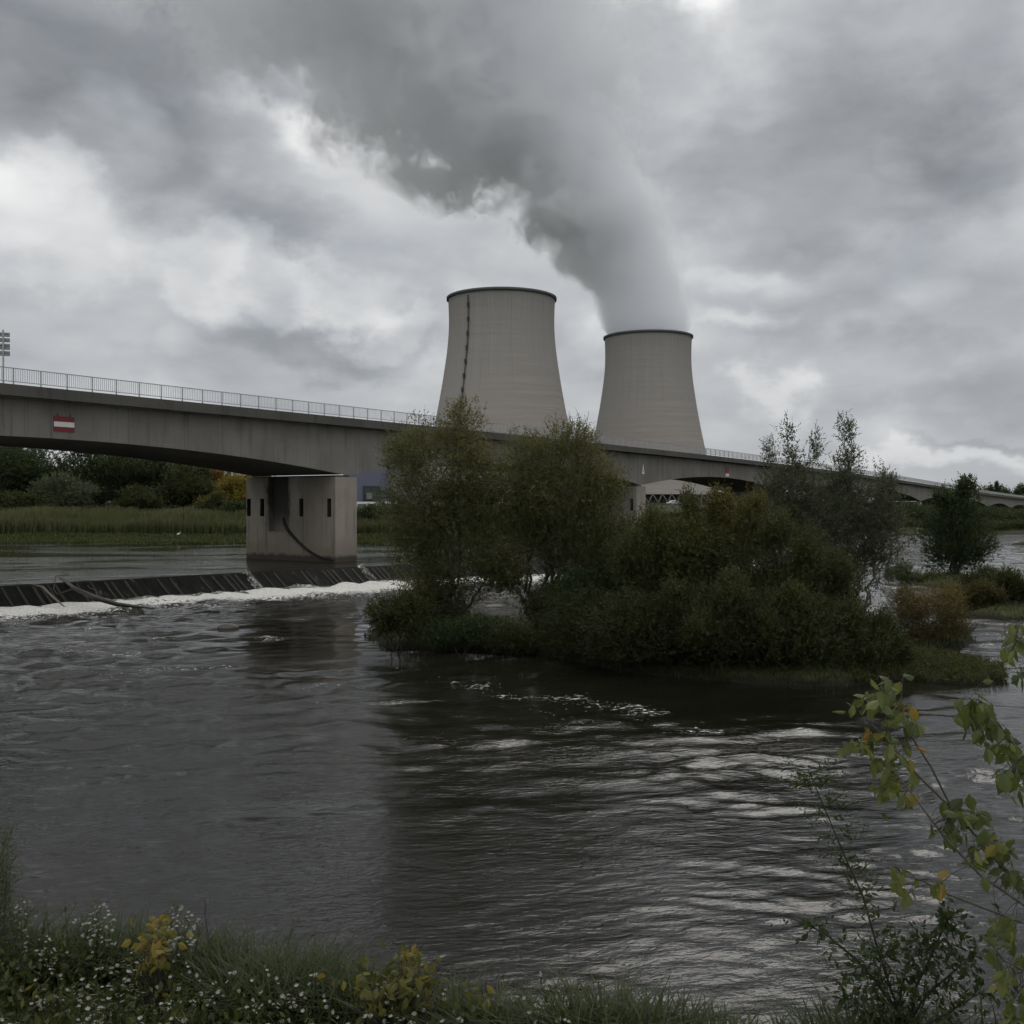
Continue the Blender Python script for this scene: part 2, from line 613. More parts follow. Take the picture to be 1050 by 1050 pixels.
def axis(lo, hi, fine_, segs):
    """segs: (limit, step) going outwards on both sides of [lo,hi]"""
    a = list(np.arange(lo, hi + fine_ * 0.5, fine_))
    x = a[-1]
    for lim, st in segs:
        while x < lim:
            x += st; a.append(x)
    x = a[0]; b = []
    for lim, st in segs:
        while x > -lim:
            x -= st; b.append(x)
    return np.array(b[::-1] + a)


gx = axis(-7, 9, 0.4, [(70, 1.2), (150, 3), (320, 8), (1000, 40), (9000, 500)])
gy0 = np.concatenate([np.arange(-9000, -400, 430), np.arange(-400, -20, 20), np.arange(-20, 1.6, 1.2), np.arange(1.6, 14, 0.35), np.arange(14, 100, 1.1),
                      np.arange(100, 240, 2.2), np.arange(240, 420, 6), np.arange(420, 1400, 40), np.arange(1400, 9400, 500)])
GX, GY = np.meshgrid(gx, gy0)
GH = ground_h(GX, GY)
ny, nx = GX.shape
idx = np.arange(nx * ny).reshape(ny, nx)
quads = np.stack([idx[:-1, :-1], idx[:-1, 1:], idx[1:, 1:], idx[1:, :-1]], -1).reshape(-1, 4)

m, gg, o = new_mat('riverbank_ground')
pos = gg.n('ShaderNodeNewGeometry').outputs['Position']
x, y, z = gg.xyz(pos)
a_ = gg.noise(pos, 0.12, 6.0, 0.6)
b_ = gg.noise(pos, 1.7, 5.0, 0.65)
c_ = gg.noise(gg.v('MULTIPLY', pos, (1, 1, 1)), 14.0, 4.0, 0.7)
c = gg.mix(gg.ss(a_, 0.35, 0.65), (0.036, 0.044, 0.017), (0.058, 0.062, 0.025))
c = gg.mix(gg.lin(b_, 0.35, 0.65, 0, 0.6), c, (0.030, 0.034, 0.015))
c = gg.mix(gg.ss(c_, 0.45, 0.7, 0, 0.5), c, (0.07, 0.063, 0.035))
soil = gg.ss(gg.m('ADD', z, gg.m('MULTIPLY', gg.m('SUBTRACT', b_, 0.5), 0.5)), 0.30, 0.05)
c = gg.mix(soil, c, (0.016, 0.014, 0.011))
p = gg.n('ShaderNodeBsdfPrincipled', {'Base Color': c, 'Roughness': 0.95, 'Specular IOR Level': 0.15})
bp = gg.n('ShaderNodeBump', {'Height': gg.m('ADD', c_, b_), 'Strength': 0.9, 'Distance': 0.12})
gg.put(p.inputs['Normal'], bp.outputs[0])
gg.put(o.inputs[0], p.outputs[0])
M['ground'] = m
ground = mesh_np('ground', np.stack([GX, GY, GH], -1).reshape(-1, 3), quads, m, smooth=True)
tag(ground, 'green and brown river banks and low islands', 'ground', kind='structure')


# ---------------------------------------------------------------- water
def water_mat(name, calm=False):
    m, gg, o = new_mat(name)
    pos = gg.n('ShaderNodeNewGeometry').outputs['Position']
    x, y, z = gg.xyz(pos)
    foam_a = gg.n('ShaderNodeAttribute', attribute_name='foam').outputs['Fac']
    rough_a = gg.n('ShaderNodeAttribute', attribute_name='chop').outputs['Fac']
    # drifting texture: stretched across the view, slightly turned with the current
    fl = gg.n('ShaderNodeVectorRotate', {'Vector': pos, 'Angle': R(-9)}, rotation_type='Z_AXIS').outputs[0]
    w1 = gg.noise(gg.v('MULTIPLY', fl, (0.30, 0.85, 1)), 1.0, 3.0, 0.5, 0.3)
    w2 = gg.noise(gg.v('MULTIPLY', fl, (0.9, 2.6, 1)), 1.0, 4.0, 0.55, 0.5)
    w3 = gg.noise(gg.v('MULTIPLY', fl, (3.2, 7.5, 1)), 1.0, 3.0, 0.6, 0.4)
    patch = gg.noise(gg.v('MULTIPLY', fl, (0.045, 0.10, 1)), 1.0, 4.0, 0.55, 0.6)
    if calm:
        h = gg.m('ADD', gg.m('MULTIPLY', w1, 0.11), gg.m('ADD', gg.m('MULTIPLY', w2, 0.06), gg.m('MULTIPLY', w3, 0.015)))
        amp = gg.ss(patch, 0.40, 0.62, 0.30, 1.2)
        h = gg.m('MULTIPLY', h, amp)
    else:
        amp = gg.m('MULTIPLY', gg.ss(patch, 0.36, 0.64, 0.45, 1.25), rough_a)
        far_ = gg.ss(y, 40, 90)
        h = gg.m('ADD', gg.m('MULTIPLY', gg.m('MULTIPLY', w1, 0.16), far_), gg.m('ADD', gg.m('MULTIPLY', gg.m('MULTIPLY', w2, 0.10), gg.lin(y, 25, 80, 0.45, 1.5)), gg.m('MULTIPLY', w3, 0.036)))
        h = gg.m('MULTIPLY', h, amp)
    bp = gg.n('ShaderNodeBump', {'Height': h, 'Strength': 1.0, 'Distance': 1.0})
    murk = gg.mix(gg.ss(patch, 0.3, 0.7), (0.007, 0.007, 0.005), (0.013, 0.012, 0.009))
    # foam: ragged flecks whose cover grows with the amount stored on the surface
    f1 = gg.noise(gg.v('MULTIPLY', fl, (3.4, 5.2, 1)), 1.0, 5.0, 0.72, 0.6)
    f2 = gg.noise(gg.v('MULTIPLY', fl, (7, 12, 1)), 1.0, 3.0, 0.6)
    fm = gg.m('ADD', gg.m('MULTIPLY', f1, 0.72), gg.m('MULTIPLY', f2, 0.28))
    thr = gg.lin(foam_a, 0.0, 1.0, 0.72, 0.32)
    fmask = gg.ss(fm, thr, gg.m('ADD', thr, 0.07))
    fmask = gg.m('MULTIPLY', fmask, gg.ss(foam_a, 0.02, 0.12))
    fcol = gg.mix(gg.ss(f2, 0.3, 0.7), (0.42, 0.41, 0.38), (0.70, 0.69, 0.66))
    col = gg.mix(fmask, murk, fcol)
    rgh = gg.m('ADD', 0.04, gg.m('MULTIPLY', fmask, 0.7))
    p = gg.n('ShaderNodeBsdfPrincipled', {'Base Color': col, 'Roughness': rgh, 'IOR': 1.333, 'Specular IOR Level': 0.5})
    gg.put(p.inputs['Normal'], bp.outputs[0])
    gg.put(o.inputs[0], p.outputs[0])
    return m


M['river'] = water_mat('river_water')
M['pool'] = water_mat('pool_water', True)

# lower river: a grid with gentle swell, foam amount and chop stored per vertex
wx = np.concatenate([np.arange(-150, -60, 3), np.arange(-60, -36, 0.4), np.arange(-36, 42, 0.14), np.arange(42, 90, 0.4), np.arange(90, 160, 2), np.arange(160, 900, 30)])
_wy = [9.0]
while _wy[-1] < 112:
    _wy.append(_wy[-1] + max(0.07, min(0.5, 0.0055 * _wy[-1])))
wy = np.concatenate([np.arange(-20, 9, 4), np.array(_wy), np.arange(112.5, 310, 2.5)])
WX, WY = np.meshgrid(wx, wy)
WX = WX.astype(float); WY = WY.astype(float)
FOOT_OFF = 2.7
dc, scr, side = line_dist(WX, WY, CREST)
down = side < 0                                     # side of the crest the water falls to
dd = np.where(down, dc - FOOT_OFF, 0)
foam = np.where(down, 0.80 * np.exp(-np.clip(dd - 1.4, 0, None) / 2.8) + 0.46 * np.exp(-np.clip(dd, 0, None) / 8.0) + 0.17 * np.exp(-np.clip(dd, 0, None) / 26.0), 0)
foam *= 0.45 + 1.1 * vnoise(WX, WY, 3, 4, 0.25)
foam = np.where((WX > 22) & down, foam * np.exp(-np.clip(WX - 22, 0, None) / 12.0), foam)


def gstreak(pts, width, amp):
    global foam
    d_, s_, _ = line_dist(WX, WY, ipoly(pts))
    wob = 0.35 + 0.95 * ssn(vnoise(WX, WY, 9, 4, 0.55), 0.32, 0.72)
    foam = np.maximum(foam, amp * wob * np.exp(-(d_ / width) ** 2))


gstreak([(400, 688), (470, 700), (530, 712), (600, 716), (650, 730), (705, 748)], 1.9, 0.38)
gstreak([(560, 700), (620, 712), (690, 738), (730, 748)], 1.0, 0.43)
gstreak([(610, 722), (650, 742), (700, 752)], 1.0, 0.34)
gstreak([(730, 741), (800, 750), (870, 768)], 1.1, 0.42)
gstreak([(500, 722), (560, 733), (620, 742)], 0.9, 0.30)
gstreak([(120, 690), (220, 682), (330, 690)], 1.8, 0.30)
gstreak([(20, 672), (110, 668), (200, 676)], 1.6, 0.32)
gstreak([(200, 700), (290, 706), (370, 700)], 1.4, 0.28)
gstreak([(170, 655), (260, 650), (300, 660)], 1.4, 0.40)
gstreak([(0, 640), (90, 645), (180, 640)], 2.2, 0.30)
gstreak([(940, 690), (990, 660), (1050, 655)], 2.0, 0.36)
gstreak([(900, 640), (930, 600), (990, 590)], 3.0, 0.38)
gstreak([(1010, 660), (1060, 650)], 2.4, 0.36)
chop = 0.62 + 0.75 * np.exp(-np.clip(np.where(down, dd, 60), 0, None) / 11.0) + 0.25 * ssn(WX, 0, 12)
chop = chop + 0.6 * ssn(WX, 14, 22) * ssn(WY, 44, 60) + 0.6 * ssn(WX, 20, 40) * ssn(WY, 70, 110)
# sheltered water in the lee of the island and in front of the bank
leed = poly_sdf(WX, WY, ISLES[0])
chop = chop * (0.22 + 0.78 * ssn(leed, 1.0, 15)) + 0.0
chop = np.where(WY > 60, np.maximum(chop, 0.5), chop)
chop *= 0.75 + 0.25 * ssn(WY, 12, 26)
swell = (vnoise(WX * 0.55, WY * 1.1, 21, 3, 0.55) - 0.5) * 0.10 * chop
rw = np.random.default_rng(99)
gust = 0.35 + 1.3 * ssn(vnoise(WX + 40, WY * 1.8, 23, 4, 0.13), 0.30, 0.70)
step_loc = np.maximum(0.14, 0.0055 * WY)
WARPX = WX + 0.9 * (vnoise(WX, WY, 24, 3, 0.35) - .5) * 2; WARPY = WY + 0.9 * (vnoise(WX, WY, 25, 3, 0.35) - .5) * 2
for lam in np.geomspace(0.26, 1.5, 46):
    th = R(96) + rw.normal() * R(30)
    k_ = 2 * math.pi / lam
    slope = 0.062 if lam < 0.7 else 0.034
    fade_ = np.clip((lam - 2.2 * step_loc) / (2.0 * step_loc), 0, 1)
    if lam > 0.6:
        fade_ = fade_ * (0.45 + 0.55 * ssn(WY, 17, 30))
    mod = 0.4 + 1.2 * vnoise(WX, WY * 1.5, int(lam * 1000), 2, 0.22)
    swell = swell + (slope / k_) * fade_ * mod * gust * np.minimum(chop, 1.5) * np.sin(k_ * (WARPX * math.cos(th) + WARPY * math.sin(th)) + rw.random() * 6.28)
for lam in np.geomspace(1.1, 3.4, 22):                 # longer chop farther out, strongest below the weir
    th = R(100) + rw.normal() * R(34)
    k_ = 2 * math.pi / lam
    mod = ssn(vnoise(WX, WY * 1.4, int(lam * 777), 3, 0.16), 0.30, 0.75) * 1.5
    swell = swell + (0.044 / k_) * (1.0 + 0.8 * ssn(-WX, -3, 6)) * mod * ssn(WY, 18, 34) * np.clip((lam - 2.2 * step_loc) / (2 * step_loc), 0, 1) * np.minimum(chop, 1.3) * np.sin(k_ * (WARPX * math.cos(th) + WARPY * math.sin(th)) + rw.random() * 6.28)
swell += np.where(down, np.exp(-((dd - 1.2) / 1.3) ** 2) * 0.22 * (0.3 + vnoise(WX, WY, 31, 3, 0.8)), 0) * np.exp(-np.clip(WX - 22, 0, None) / 12.0)
ny, nx = WX.shape
idx = np.arange(nx * ny).reshape(ny, nx)
q_ = np.stack([idx[:-1, :-1], idx[:-1, 1:], idx[1:, 1:], idx[1:, :-1]], -1).reshape(-1, 4)
river = mesh_np('river_water', np.stack([WX, WY, swell], -1).reshape(-1, 3), q_, M['river'], smooth=True, attrs={'foam': foam.ravel(), 'chop': chop.ravel()})
tag(river, 'dark choppy river below the weir with drifting foam', 'river', kind='structure')

b = MB()
pool_pts = [(p[0], p[1], UP) for p in CREST] + [(-20, 330, UP), (-900, 330, UP), (-900, -16, UP)]
b.poly(pool_pts)
pool = b.build('pool_water', M['pool'])
tag(pool, 'calm grey pool above the weir', 'water', kind='structure')


# ---------------------------------------------------------------- weir
def resample(pts, step):
    pts = np.array(pts, float)
    seg = np.hypot(*np.diff(pts, axis=0).T); s = np.concatenate([[0], np.cumsum(seg)])
    t = np.arange(0, s[-1], step)
    P = np.stack([np.interp(t, s, pts[:, 0]), np.interp(t, s, pts[:, 1])], -1)
    k = 5                                            # round the corners off
    pad = np.pad(P, ((k, k), (0, 0)), 'edge')
    P = np.stack([np.convolve(pad[:, j], np.ones(2 * k + 1) / (2 * k + 1), 'valid') for j in (0, 1)], -1)
    T = np.gradient(P, axis=0); T /= np.linalg.norm(T, axis=1)[:, None]
    return P, T


CP, CT = resample(CREST, 0.5)
CN = np.stack([CT[:, 1], -CT[:, 0]], -1)             # towards the lower river
weir = empty('weir', (-21.5, 82, 0), 'long low weir with a dark ribbed apron below the bridge', 'weir')
wl = np.array(weir.location)
prof = [(-0.7, 0.4), (-0.7, UP + 0.035), (-0.1, UP + 0.05), (0.25, UP - 0.03), (1.2, 0.66), (2.3, 0.12), (3.2, -0.35)]
V = []
rngw = np.random.default_rng(4)
for k in range(len(CP)):
    jz = 0.03 * (vnoise(np.array([CP[k, 0]]), np.array([CP[k, 1]]), 8, 3, 0.6)[0] - 0.5)
    for (u, zz) in prof:
        V.append((CP[k, 0] + CN[k, 0] * u, CP[k, 1] + CN[k, 1] * u, zz + (jz if zz > 1 else 0)))
n = len(prof)
Fq = [(k * n + j, k * n + j + 1, (k + 1) * n + j + 1, (k + 1) * n + j) for k in range(len(CP) - 1) for j in range(n - 1)]
m, gg, o = new_mat('wet_weir_stone')
pos = gg.n('ShaderNodeNewGeometry').outputs['Position']
x, y, z = gg.xyz(pos)
al = gg.m('ADD', gg.m('MULTIPLY', x, 0.70), gg.m('MULTIPLY', y, 0.71))
stn = gg.noise(gg.comb(gg.m('MULTIPLY', al, 2.2), gg.m('MULTIPLY', gg.m('SUBTRACT', x, y), 0.25), z), 1.0, 5.0, 0.65)
c = gg.mix(gg.ss(stn, 0.35, 0.7), (0.004, 0.004, 0.004), (0.012, 0.012, 0.010))
c = gg.mix(gg.ss(stn, 0.64, 0.76, 0, 0.5), c, (0.25, 0.25, 0.24))
p = gg.n('ShaderNodeBsdfPrincipled', {'Base Color': c, 'Roughness': 0.75, 'Specular IOR Level': 0.12})
bp = gg.n('ShaderNodeBump', {'Height': stn, 'Strength': 0.8, 'Distance': 0.1})
gg.put(p.inputs['Normal'], bp.outputs[0]); gg.put(o.inputs[0], p.outputs[0])
M['weir'] = m
tag(mesh_np('apron', np.array(V), Fq, m, parent=weir, loc=wl))
rb = MB()
for k in [q for q in range(60, min(len(CP) - 4, 400)) if rngw.random() < .62]:
    c0, t_, n_ = CP[k], CT[k], CN[k]
    w = 0.05 + 0.06 * rngw.random()
    a0 = c0 + n_ * 0.28; a1 = c0 + n_ * 1.2; a2 = c0 + n_ * 2.35
    zs = (UP - 0.02, 0.74 , 0.16)
    for (pa, za), (pb, zb) in (((a0, zs[0]), (a1, zs[1])), ((a1, zs[1]), (a2, zs[2]))):
        l0, r0 = pa - t_ * w, pa + t_ * w
        l1, r1 = pb - t_ * w, pb + t_ * w
        rb.quad((*l0, za), (*l1, zb), (*r1, zb), (*r0, za))
        rb.quad((*l0, za - .2), (*l1, zb - .2), (*l1, zb), (*l0, za))
        rb.quad((*r0, za), (*r1, zb), (*r1, zb - .2), (*r0, za - .2))
m = plain('mossy_ribs', (0.020, 0.020, 0.017), 0.8, var=0.5, scale=4, bump=0.5)
o = rb.build('rib', m, weir, loc=wl)
# white water: tumbling ridge along the foot, and two places where it pours over the crest
m, gg, o_ = new_mat('white_water')
pos = gg.n('ShaderNodeNewGeometry').outputs['Position']
f1 = gg.m('ADD', gg.m('MULTIPLY', gg.noise(pos, 3.4, 6.0, 0.72, 0.6), 0.7), gg.m('MULTIPLY', gg.noise(pos, 0.7, 3.0, 0.6), 0.3))
c = gg.mix(gg.ss(f1, 0.45, 0.66), (0.05, 0.05, 0.045), (0.62, 0.62, 0.60))
p = gg.n('ShaderNodeBsdfPrincipled', {'Base Color': c, 'Roughness': 0.6, 'Specular IOR Level': 0.3})
bp = gg.n('ShaderNodeBump', {'Height': f1, 'Strength': 1.0, 'Distance': 0.25})
gg.put(p.inputs['Normal'], bp.outputs[0]); gg.put(o_.inputs[0], p.outputs[0])
M['foam'] = m
fine_s = np.arange(40, 420 if len(CP) > 420 else len(CP) - 2, 0.25)
U = np.linspace(-0.35, 2.7, 15)
S_, U_ = np.meshgrid(fine_s, U, indexing='ij')
PX = np.interp(S_, np.arange(len(CP)), CP[:, 0]) + np.interp(S_, np.arange(len(CP)), CN[:, 0]) * (FOOT_OFF - 0.3 + U_)
PY = np.interp(S_, np.arange(len(CP)), CP[:, 1]) + np.interp(S_, np.arange(len(CP)), CN[:, 1]) * (FOOT_OFF - 0.3 + U_)
env = np.exp(-((U_ - 0.6) / 0.75) ** 2) * (0.25 + 1.3 * vnoise(PX, PY, 47, 3, 0.22))
PZ = -0.10 + env * (0.12 + 0.55 * vnoise(PX, PY, 41, 4, 1.5) ** 1.3) + 0.10 * (vnoise(PX, PY, 43, 3, 3.0) - 0.5)
idx = np.arange(PX.size).reshape(PX.shape)
q_ = np.stack([idx[:-1, :-1], idx[:-1, 1:], idx[1:, 1:], idx[1:, :-1]], -1).reshape(-1, 4)
o = mesh_np('foam', np.stack([PX, PY, PZ], -1).reshape(-1, 3), q_, M['foam'], smooth=True)
tag(o, 'white churning foam along the foot of the weir', 'foam', kind='stuff')


def cascade(px, py, width, label):
    c0 = at_z(px, py, 1.0)[:2]
    k = int(np.argmin(np.hypot(CP[:, 0] - c0[0], CP[:, 1] - c0[1])))
    us = np.linspace(-0.1, 3.0, 14); vs = np.linspace(-1, 1, 11)
    V, = [[]]
    rg = np.random.default_rng(k)
    for u in us:
        zz = np.interp(u, [q[0] for q in prof], [q[1] for q in prof]) + 0.10
        for v_ in vs:
            w = width * (0.55 + 0.25 * u / 3.0)
            bulge = (1 - v_ * v_) * (0.08 + 0.30 * rg.random())
            pxy = CP[k] + CT[k] * (v_ * w + 0.25 * rg.random()) + CN[k] * u
            V.append((pxy[0], pxy[1], zz - 0.12 + bulge))
    Fq = [(i * 11 + j, i * 11 + j + 1, (i + 1) * 11 + j + 1, (i + 1) * 11 + j) for i in range(13) for j in range(10)]
    o = mesh_np('cascade', np.array(V), Fq, M['foam'], smooth=True, loc=(CP[k, 0], CP[k, 1], 0))
    tag(o, label, 'cascade', 'white cascades over the weir')


cascade(268, 594, 0.5, 'small white spill over the weir crest in front of the pier')
cascade(393, 588, 0.6, 'white spill over the weir beside the left willow')


# ---------------------------------------------------------------- bridge
D2 = np.array([DX, DY]); NR = np.array([DY, -DX])       # along, and towards the viewer's side
P0 = np.array([-18.8, 92.0])                            # near deck edge at t = 0
SPAN, T0, WID = 63.7, 6.9, 14.4
_ts = np.arange(-140, 640, 1.0)
_zr = np.interp(_ts, [-140, 50, 100, 160, 225, 280, 336, 400, 461, 520], [9.13, 9.13, 8.95, 8.35, 7.45, 6.45, 5.3, 4.35, 3.55, 2.9])
_zr = np.convolve(np.pad(_zr, 20, 'edge'), np.ones(41) / 41, 'valid')


def zdrop(t):
    return np.interp(t, _ts, _zr) - 9.13


def bp_(t, u, z):
    """u metres in from the near deck edge, z above the river before the profile drop"""
    q = P0 + D2 * t - NR * u
    return (q[0], q[1], z + float(zdrop(t)))


EDGE, RAIL = CZ + 8.02, CZ + 9.13                       # top of kerb, top of railing
TA, TB = -104.0, 556.0
bridge = empty('road_bridge', (P0[0], P0[1], 0), 'long grey concrete road bridge with haunched spans crossing the river', 'bridge')
bl = np.array(bridge.location)


def zbot(t):
    s = ((t - T0) / SPAN) % 1.0
    s = abs(s - 0.5) * 2
    return CZ + 4.55 - 1.95 * s ** 2.0


tt = np.arange(TA, TB + 0.1, 1.6)
ZW = EDGE - 0.62                                        # where the web meets the deck slab
b = MB()
st = [[bp_(t, 1.1, ZW - 0.25), bp_(t, 1.1, zbot(t)), bp_(t, WID - 1.1, zbot(t)), bp_(t, WID - 1.1, ZW - 0.25)] for t in tt]
for k in range(len(tt) - 1):
    a, c = st[k], st[k + 1]
    for j in range(3):
        b.quad(a[j], a[j + 1], c[j + 1], c[j])
b.poly([st[0][3], st[0][2], st[0][1], st[0][0]]); b.poly(st[-1])
b.build('girder', M['girder'], bridge, loc=bl)
b = MB()                                                # deck slab: thin tapered overhang both sides
sec = [(0.06, EDGE - 0.55), (1.1, ZW - 0.25), (WID - 1.1, ZW - 0.25), (WID - 0.06, EDGE - 0.55), (WID - 0.06, EDGE - 0.12), (0.06, EDGE - 0.12)]
st = [[bp_(t, u, z) for u, z in sec] for t in tt]
for k in range(len(tt) - 1):
    for j in range(6):
        b.quad(st[k][j], st[k][(j + 1) % 6], st[k + 1][(j + 1) % 6], st[k + 1][j])
b.poly(st[0][::-1]); b.poly(st[-1])
b.build('deck', M['girder'], bridge, loc=bl)
for side_u, sgn in ((0.0, 1), (WID, -1)):
    b = MB()
    sec = [(side_u, EDGE - 0.80), (side_u, EDGE - 0.03), (side_u + sgn * 0.40, EDGE - 0.03), (side_u + sgn * 0.40, EDGE - 0.80)]
    st = [[bp_(t, u, z) for u, z in sec] for t in tt]
    for k in range(len(tt) - 1):
        for j in range(4):
            b.quad(st[k][j], st[k + 1][j], st[k + 1][(j + 1) % 4], st[k][(j + 1) % 4])
    b.poly(st[0]); b.poly(st[-1][::-1])
    b.build('cornice', M['cornice'], bridge, loc=bl)
b = MB()
for k in range(len(tt) - 1):
    b.quad(bp_(tt[k], 1.9, EDGE - 0.10), bp_(tt[k + 1], 1.9, EDGE - 0.10), bp_(tt[k + 1], WID - 1.9, EDGE - 0.10), bp_(tt[k], WID - 1.9, EDGE - 0.10))
b.build('roadway', M['asphalt'], bridge, loc=bl)


def face_grid(b, O, U, Vv, N, ub, vb, holes, depth, wide=()):
    """a face spanned by U,V cut into cells; cells listed in holes are recessed by depth"""
    O, U, Vv, N = (np.array(q, float) for q in (O, U, Vv, N))
    P = lambda u, v, d=0: O + U * u + Vv * v - N * d
    for i in range(len(ub) - 1):
        for j in range(len(vb) - 1):
            u0, u1, v0, v1 = ub[i], ub[i + 1], vb[j], vb[j + 1]
            if (i, j) in holes:
                w_ = 0 if i in wide else 1
                b.quad(P(u0, v0, depth), P(u1, v0, depth), P(u1, v1, depth), P(u0, v1, depth), w_)
                if (i, j - 1) not in holes:
                    b.quad(P(u0, v0), P(u1, v0), P(u1, v0, depth), P(u0, v0, depth), w_)
                b.quad(P(u1, v0), P(u1, v1), P(u1, v1, depth), P(u1, v0, depth), w_)
                if (i, j + 1) not in holes and j + 2 < len(vb):
                    b.quad(P(u1, v1), P(u0, v1), P(u0, v1, depth), P(u1, v1, depth), w_)
                b.quad(P(u0, v1), P(u0, v0), P(u0, v0, depth), P(u0, v1, depth), w_)
            else:
                b.quad(P(u0, v0), P(u1, v0), P(u1, v1), P(u0, v1))


PU = 12.2                                               # pier length across
M['pierband'] = concrete('banded_pier_concrete', (0.27, 0.245, 0.205), 0.75, 0, float((P0 - NR * 1.1) @ NR), 1.3)
M['niche'] = plain('shaded_recess', (0.03, 0.03, 0.028), 0.9)  # niche linings coloured near black for the shade inside
for k in range(-1, 9):
    tc_ = T0 + SPAN * k
    th = 3.0
    top = zbot(tc_) - 0.17 + zdrop(tc_)
    foot = -2.0
    c2 = P0 + D2 * tc_ - NR * 1.1
    b = MB()
    Z = (0, 0, 1.0)
    lo = 5.6 if k == 0 else top - 3.6
    zbk = [0, lo - foot - 1.5, lo - foot, lo - foot + 1.75, top - foot]
    ubk = [0, 0.55, 1.05, 4.2, 4.75, 6.3, 9.0, 9.6, 10.2, 11.55, 12.1, PU]
    holes = {(1, 2), (3, 2), (7, 2), (9, 2), (5, 1), (5, 2), (5, 3)}
    nn = np.array([*D2, 0]); aa = np.array([*NR, 0])
    # the long sides (u measured from the near end)
    near_l = np.array([*(c2 - D2 * th / 2), foot]); near_r = np.array([*(c2 + D2 * th / 2), foot])
    face_grid(b, near_l, -aa, Z, -nn, ubk, zbk, holes, 0.55, {5})
    face_grid(b, near_r, -aa, Z, nn, ubk, zbk, holes, 0.55, {5})
    b.quad(near_l, near_r, near_r + np.array([0, 0, top - foot]), near_l + np.array([0, 0, top - foot]))
    fl_, fr_ = near_l - aa * PU, near_r - aa * PU
    b.quad(fl_, fr_, fr_ + np.array([0, 0, top - foot]), fl_ + np.array([0, 0, top - foot]))
    hh = np.array([0, 0, top - foot])
    b.quad(near_l + hh, near_r + hh, fr_ + hh, fl_ + hh)
    o = b.build('pier', [M['pierband'] if k == 0 else M['pier'], M['niche']], bridge, loc=bl)
    if k == 0:
        o['label'] = 'stained pier standing in the pool behind the weir'
    for u in (1.4, 3.75, 6.1, 8.45, 10.8):
        bb = MB()
        q = c2 - NR * u
        bb.box((q[0], q[1], top + 0.085), (1.6, 2.1, 0.165), ((*D2, 0), (*NR, 0), (0, 0, 1)))
        r_ = bb.build('bearing', M['darksteel'], o, loc=bl)
    if k == 0:                                          # black hose sagging across the stained face
        hose = []
        for q in np.linspace(0, 1, 24):
            u = 6.9 - 6.6 * q
            zz = 1.55 + 3.4 * (1 - q) ** 2.0 + (0.5 * (1 - q / 0.06) if q < 0.06 else 0)
            pxy = c2 - D2 * (th / 2 + 0.07) - NR * u
            hose.append((pxy[0], pxy[1], zz))
        hb = MB(); hb.tube(hose, [0.17 - 0.08 * q for q in np.linspace(0, 1, 24)], 6)
        hb.build('hose', M['black'], o, smooth=True, loc=bl)
# abutment at the far end
tc_ = TB - 1.0
b = MB()
c2 = P0 + D2 * (TB - 2.6) - NR * (WID / 2)
top = EDGE - 0.75 + zdrop(tc_)
b.box((c2[0], c2[1], top / 2 - 1), (2.0, WID - 0.3, top + 2), ((*D2, 0), (*NR, 0), (0, 0, 1)))
c3 = P0 + D2 * (TB + 20) - NR * (WID / 2)
b.box((c3[0], c3[1], top / 2 - 1), (40, WID - 0.8, top + 2.2), ((*D2, 0), (*NR, 0), (0, 0, 1)))
b.build('abutment', M['pier'], bridge, loc=bl)
# railings
for side_u, is_near in ((0.22, True), (WID - 0.22, False)):
    b = MB()
    pt = np.arange(TA + 1, TB, 2.0)
    for k in range(len(pt) - 1):
        for zz, hh in ((RAIL - 0.03, 0.06), (EDGE + 0.17, 0.05)):
            p0, p1 = np.array(bp_(pt[k], side_u, zz)), np.array(bp_(pt[k + 1], side_u, zz))
            w = np.array([*NR, 0]) * 0.03
            u_ = np.array([0, 0, hh / 2])
            b.quad(p0 + w - u_, p1 + w - u_, p1 + w + u_, p0 + w + u_)
            b.quad(p0 - w - u_, p1 - w - u_, p1 - w + u_, p0 - w + u_)
            b.quad(p0 - w + u_, p1 - w + u_, p1 + w + u_, p0 + w + u_)
            b.quad(p0 - w - u_, p1 - w - u_, p1 + w - u_, p0 + w - u_)
        if is_near or k % 1 == 0:
            for j in range(1, 12):
                tq = pt[k] + 2.0 * j / 12
                q = np.array(bp_(tq, side_u, EDGE + 0.17))
                b.box(q + np.array([0, 0, 0.44]), (0.022, 0.022, 0.86), ((*D2, 0), (*NR, 0), (0, 0, 1)))
    rail = b.build('railing', M['steel'], bridge, loc=bl)
    vis = [t for t in pt if t > -32][:100] if is_near else []
    pb = MB()
    pb.box((0, 0, 0.54), (0.065, 0.075, 1.12), ((*D2, 0), (*NR, 0), (0, 0, 1)))
    proto = None
    for t in vis:
        q = np.array(bp_(t, side_u, EDGE - 0.03)) - bl
        if proto is None:
            proto = pb.build('post', M['steel'], rail); proto.location = q
        else:
            share(proto, rail, q)
    pb = MB()
    for t in pt:
        if t not in vis:
            q = np.array(bp_(t, side_u, EDGE - 0.03))
            pb.box(q + np.array([0, 0, 0.54]), (0.065, 0.075, 1.12), ((*D2, 0), (*NR, 0), (0, 0, 1)))
    o = pb.build('post', M['steel'], rail, loc=bl)
    o['kind'] = 'stuff'


# ---- navigation panels fixed to the girder
def on_web(px, py):
    """point of the near web seen at this place of the photo"""
    d = px_dir(px, py)
    q0 = P0 - NR * 1.1
    s = (q0 @ NR) / (d[:2] @ NR)
    return np.array([0, 0, CZ]) + d * s


